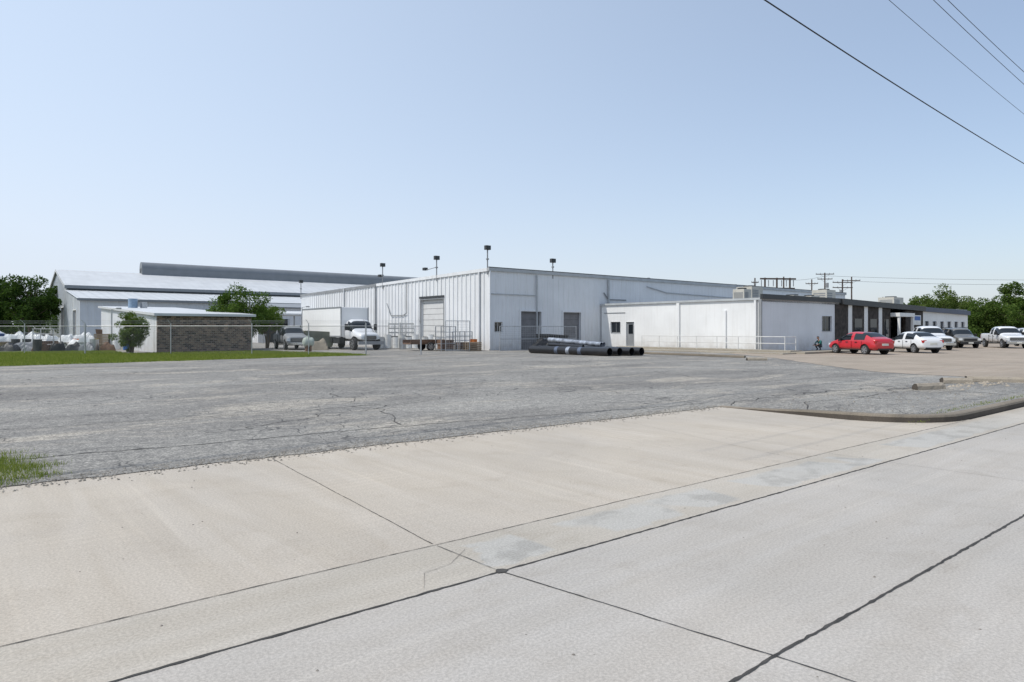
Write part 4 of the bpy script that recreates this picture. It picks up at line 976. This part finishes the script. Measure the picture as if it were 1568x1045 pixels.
# ------------------------------------------------------------ crouching person
def person(x,y,rot):
    e=empty('crouching_person',x,y,rot,.016)
    J={'pel':((-.10,0,.36),.125),'sp':((-.04,0,.52),.12),'ch':((.06,0,.70),.14),'nk':((.12,0,.84),.055),'hd':((.15,0,.90),.05)}
    edges=[('pel','sp','s'),('sp','ch','s'),('ch','nk','k'),('nk','hd','k')]
    for s,n in ((1,'L'),(-1,'R')):
        J.update({n+'hip':((-.08,s*.1,.33),.095),n+'kn':((.34,s*.17,.48),.062),n+'an':((.06,s*.15,.09),.045),n+'to':((.22,s*.17,.045),.038),
          n+'sh':((.08,s*.19,.74),.062),n+'el':((.26,s*.24,.53),.043),n+'wr':((.46,s*.13,.42),.028),n+'hd2':((.53,s*.11,.40),.03)})
        edges+=[('pel',n+'hip','p'),(n+'hip',n+'kn','p'),(n+'kn',n+'an','p'),(n+'an',n+'to','b'),('ch',n+'sh','s'),(n+'sh',n+'el','s'),(n+'el',n+'wr','k'),(n+'wr',n+'hd2','k')]
        for f in range(5):
            if f<4:
                o=(f-1.5)*.02; l=[.055,.07,.072,.06][f]
                J[n+'f%da'%f]=((.57,s*.11+o,.395),.009); J[n+'f%db'%f]=((.57+l*.8,s*.11+o,.37),.008)
            else:
                J[n+'f4a']=((.52,s*.07,.40),.010); J[n+'f4b']=((.555,s*.055,.385),.009)
            edges+=[(n+'hd2',n+'f%da'%f,'k'),(n+'f%da'%f,n+'f%db'%f,'k')]
    keys=list(J); me=bpy.data.meshes.new('body'); me.from_pydata([J[k][0] for k in keys],[(keys.index(a),keys.index(b)) for a,b,_ in edges],[])
    o=bpy.data.objects.new('body',me); sc.collection.objects.link(o); o.parent=e
    sk=o.modifiers.new('sk','SKIN')
    for i,k in enumerate(keys):
        me.skin_vertices[0].data[i].radius=(J[k][1],J[k][1]); me.skin_vertices[0].data[i].use_root=(k=='pel')
    sub=o.modifiers.new('su','SUBSURF'); sub.levels=2; sub.render_levels=2
    dg=bpy.context.evaluated_depsgraph_get(); nm=bpy.data.meshes.new_from_object(o.evaluated_get(dg)); o.modifiers.clear(); o.data=nm
    nm.materials.clear()
    for mm in (tealc_m,pants_m,skin_m,trim_m): nm.materials.append(mm)
    idx={'s':0,'p':1,'k':2,'b':3}
    segs=[(Vector(J[a][0]),Vector(J[b][0]),idx[t],J[a][1]) for a,b,t in edges]
    for pl in nm.polygons:
        c=pl.center; best=9;bi=0
        for a,b,t,r in segs:
            d=b-a; k=max(0,min(1,(c-a).dot(d)/d.length_squared)); q=(c-(a+d*k)).length-r*.5
            if q<best: best=q;bi=t
        pl.material_index=bi
    nm.shade_smooth()
    m=MB(); n=14; rr=[]
    for i in range(n+1):
        th=math.pi*i/n; row=[]
        for j in range(20):
            ph=2*math.pi*j/20; cx=math.cos(ph)*math.sin(th);cy=math.sin(ph)*math.sin(th);cz=math.cos(th)
            px=.095*cx; py=.075*cy*(1-.15*(cz<0)*abs(cz)); pz=.12*cz
            if cx>.93 and -.35<cz<.05: px+=.022
            if abs(cx)<.2 and abs(cy)>.9 and abs(cz)<.25: py*=1.14
            row.append((.18+px,py,1.0+pz))
        rr.append(row)
    for i in range(n):
        for j in range(20):
            q=(j+1)%20; c=rr[i][j]; mt=hair_m if (c[2]>1.045 or c[0]<.15 and c[2]>.95) else skin_m
            m.poly([rr[i][j],rr[i+1][j],rr[i+1][q],rr[i][q]],mt)
    for s in (-1,1): m.cyl((.262,s*.03,1.005),(.27,s*.03,1.005),.009,hair_m,n=8)
    m.box(.258,.268,-.022,.022,.945,.950,rust_m)
    m.build('head',e,smooth=True)
person(24.0,53.2,math.radians(200))

# ------------------------------------------------------------ light
az=math.radians(246); el=math.radians(54)
s=Vector((math.sin(az)*math.cos(el),math.cos(az)*math.cos(el),math.sin(el)))
L=bpy.data.lights.new('sun','SUN'); L.energy=3.1; L.angle=math.radians(.5); L.color=(1,.95,.87)
lo=bpy.data.objects.new('sun',L); sc.collection.objects.link(lo); lo.rotation_euler=(-s).to_track_quat('-Z','Y').to_euler(); lo.location=(-30,-20,60)
w=bpy.data.worlds.new('World'); sc.world=w; w.use_nodes=True; nt=w.node_tree; bg=nt.nodes['Background']
sky=nt.nodes.new('ShaderNodeTexSky'); sky.sky_type='NISHITA'; sky.sun_disc=False; sky.sun_elevation=el; sky.sun_rotation=az
sky.air_density=1.0; sky.dust_density=2.0; sky.ozone_density=1.5; sky.altitude=200
tc=nt.nodes.new('ShaderNodeTexCoord'); sx=nt.nodes.new('ShaderNodeSeparateXYZ'); nt.links.new(tc.outputs['Generated'],sx.inputs[0])
hz=mul(nt,mul(nt,sx.outputs[0],-.42),.49,'ADD')
oz=nt.nodes.new('ShaderNodeMath'); oz.operation='SUBTRACT'; oz.use_clamp=True; oz.inputs[0].default_value=1.; nt.links.new(sx.outputs[2],oz.inputs[1])
ho=mul(nt,oz.outputs[0],7.,'POWER')
fac=mul(nt,hz,mul(nt,ho,.5),'ADD')
mm=nt.nodes.new('ShaderNodeMath'); mm.operation='MINIMUM'; nt.links.new(fac,mm.inputs[0]); mm.inputs[1].default_value=.93
mx2=nt.nodes.new('ShaderNodeMath'); mx2.operation='MAXIMUM'; nt.links.new(mm.outputs[0],mx2.inputs[0]); mx2.inputs[1].default_value=.05
k=1/.15
hazec=mixc(nt,ho,(.74*k,.88*k,1.08*k),(.78*k,.82*k,.87*k))
col=mixc(nt,mx2.outputs[0],(0,0,0),hazec)
mn=[n for n in nt.nodes if n.bl_idname=='ShaderNodeMix'][-1]
nt.links.new(sky.outputs[0],mn.inputs[6])
nt.links.new(col,bg.inputs[0]); bg.inputs[1].default_value=.15
cam=bpy.data.cameras.new('camera'); co=bpy.data.objects.new('camera',cam); sc.collection.objects.link(co)
co.location=(0,0,1.65); co.rotation_euler=(math.pi/2,0,0); cam.sensor_width=36; cam.lens=1045/1568*36; cam.shift_y=-17.5/1568
cam.clip_end=5000; cam.clip_start=.1; sc.camera=co
sc.view_settings.view_transform='Standard'; sc.view_settings.look='None'; sc.view_settings.exposure=0
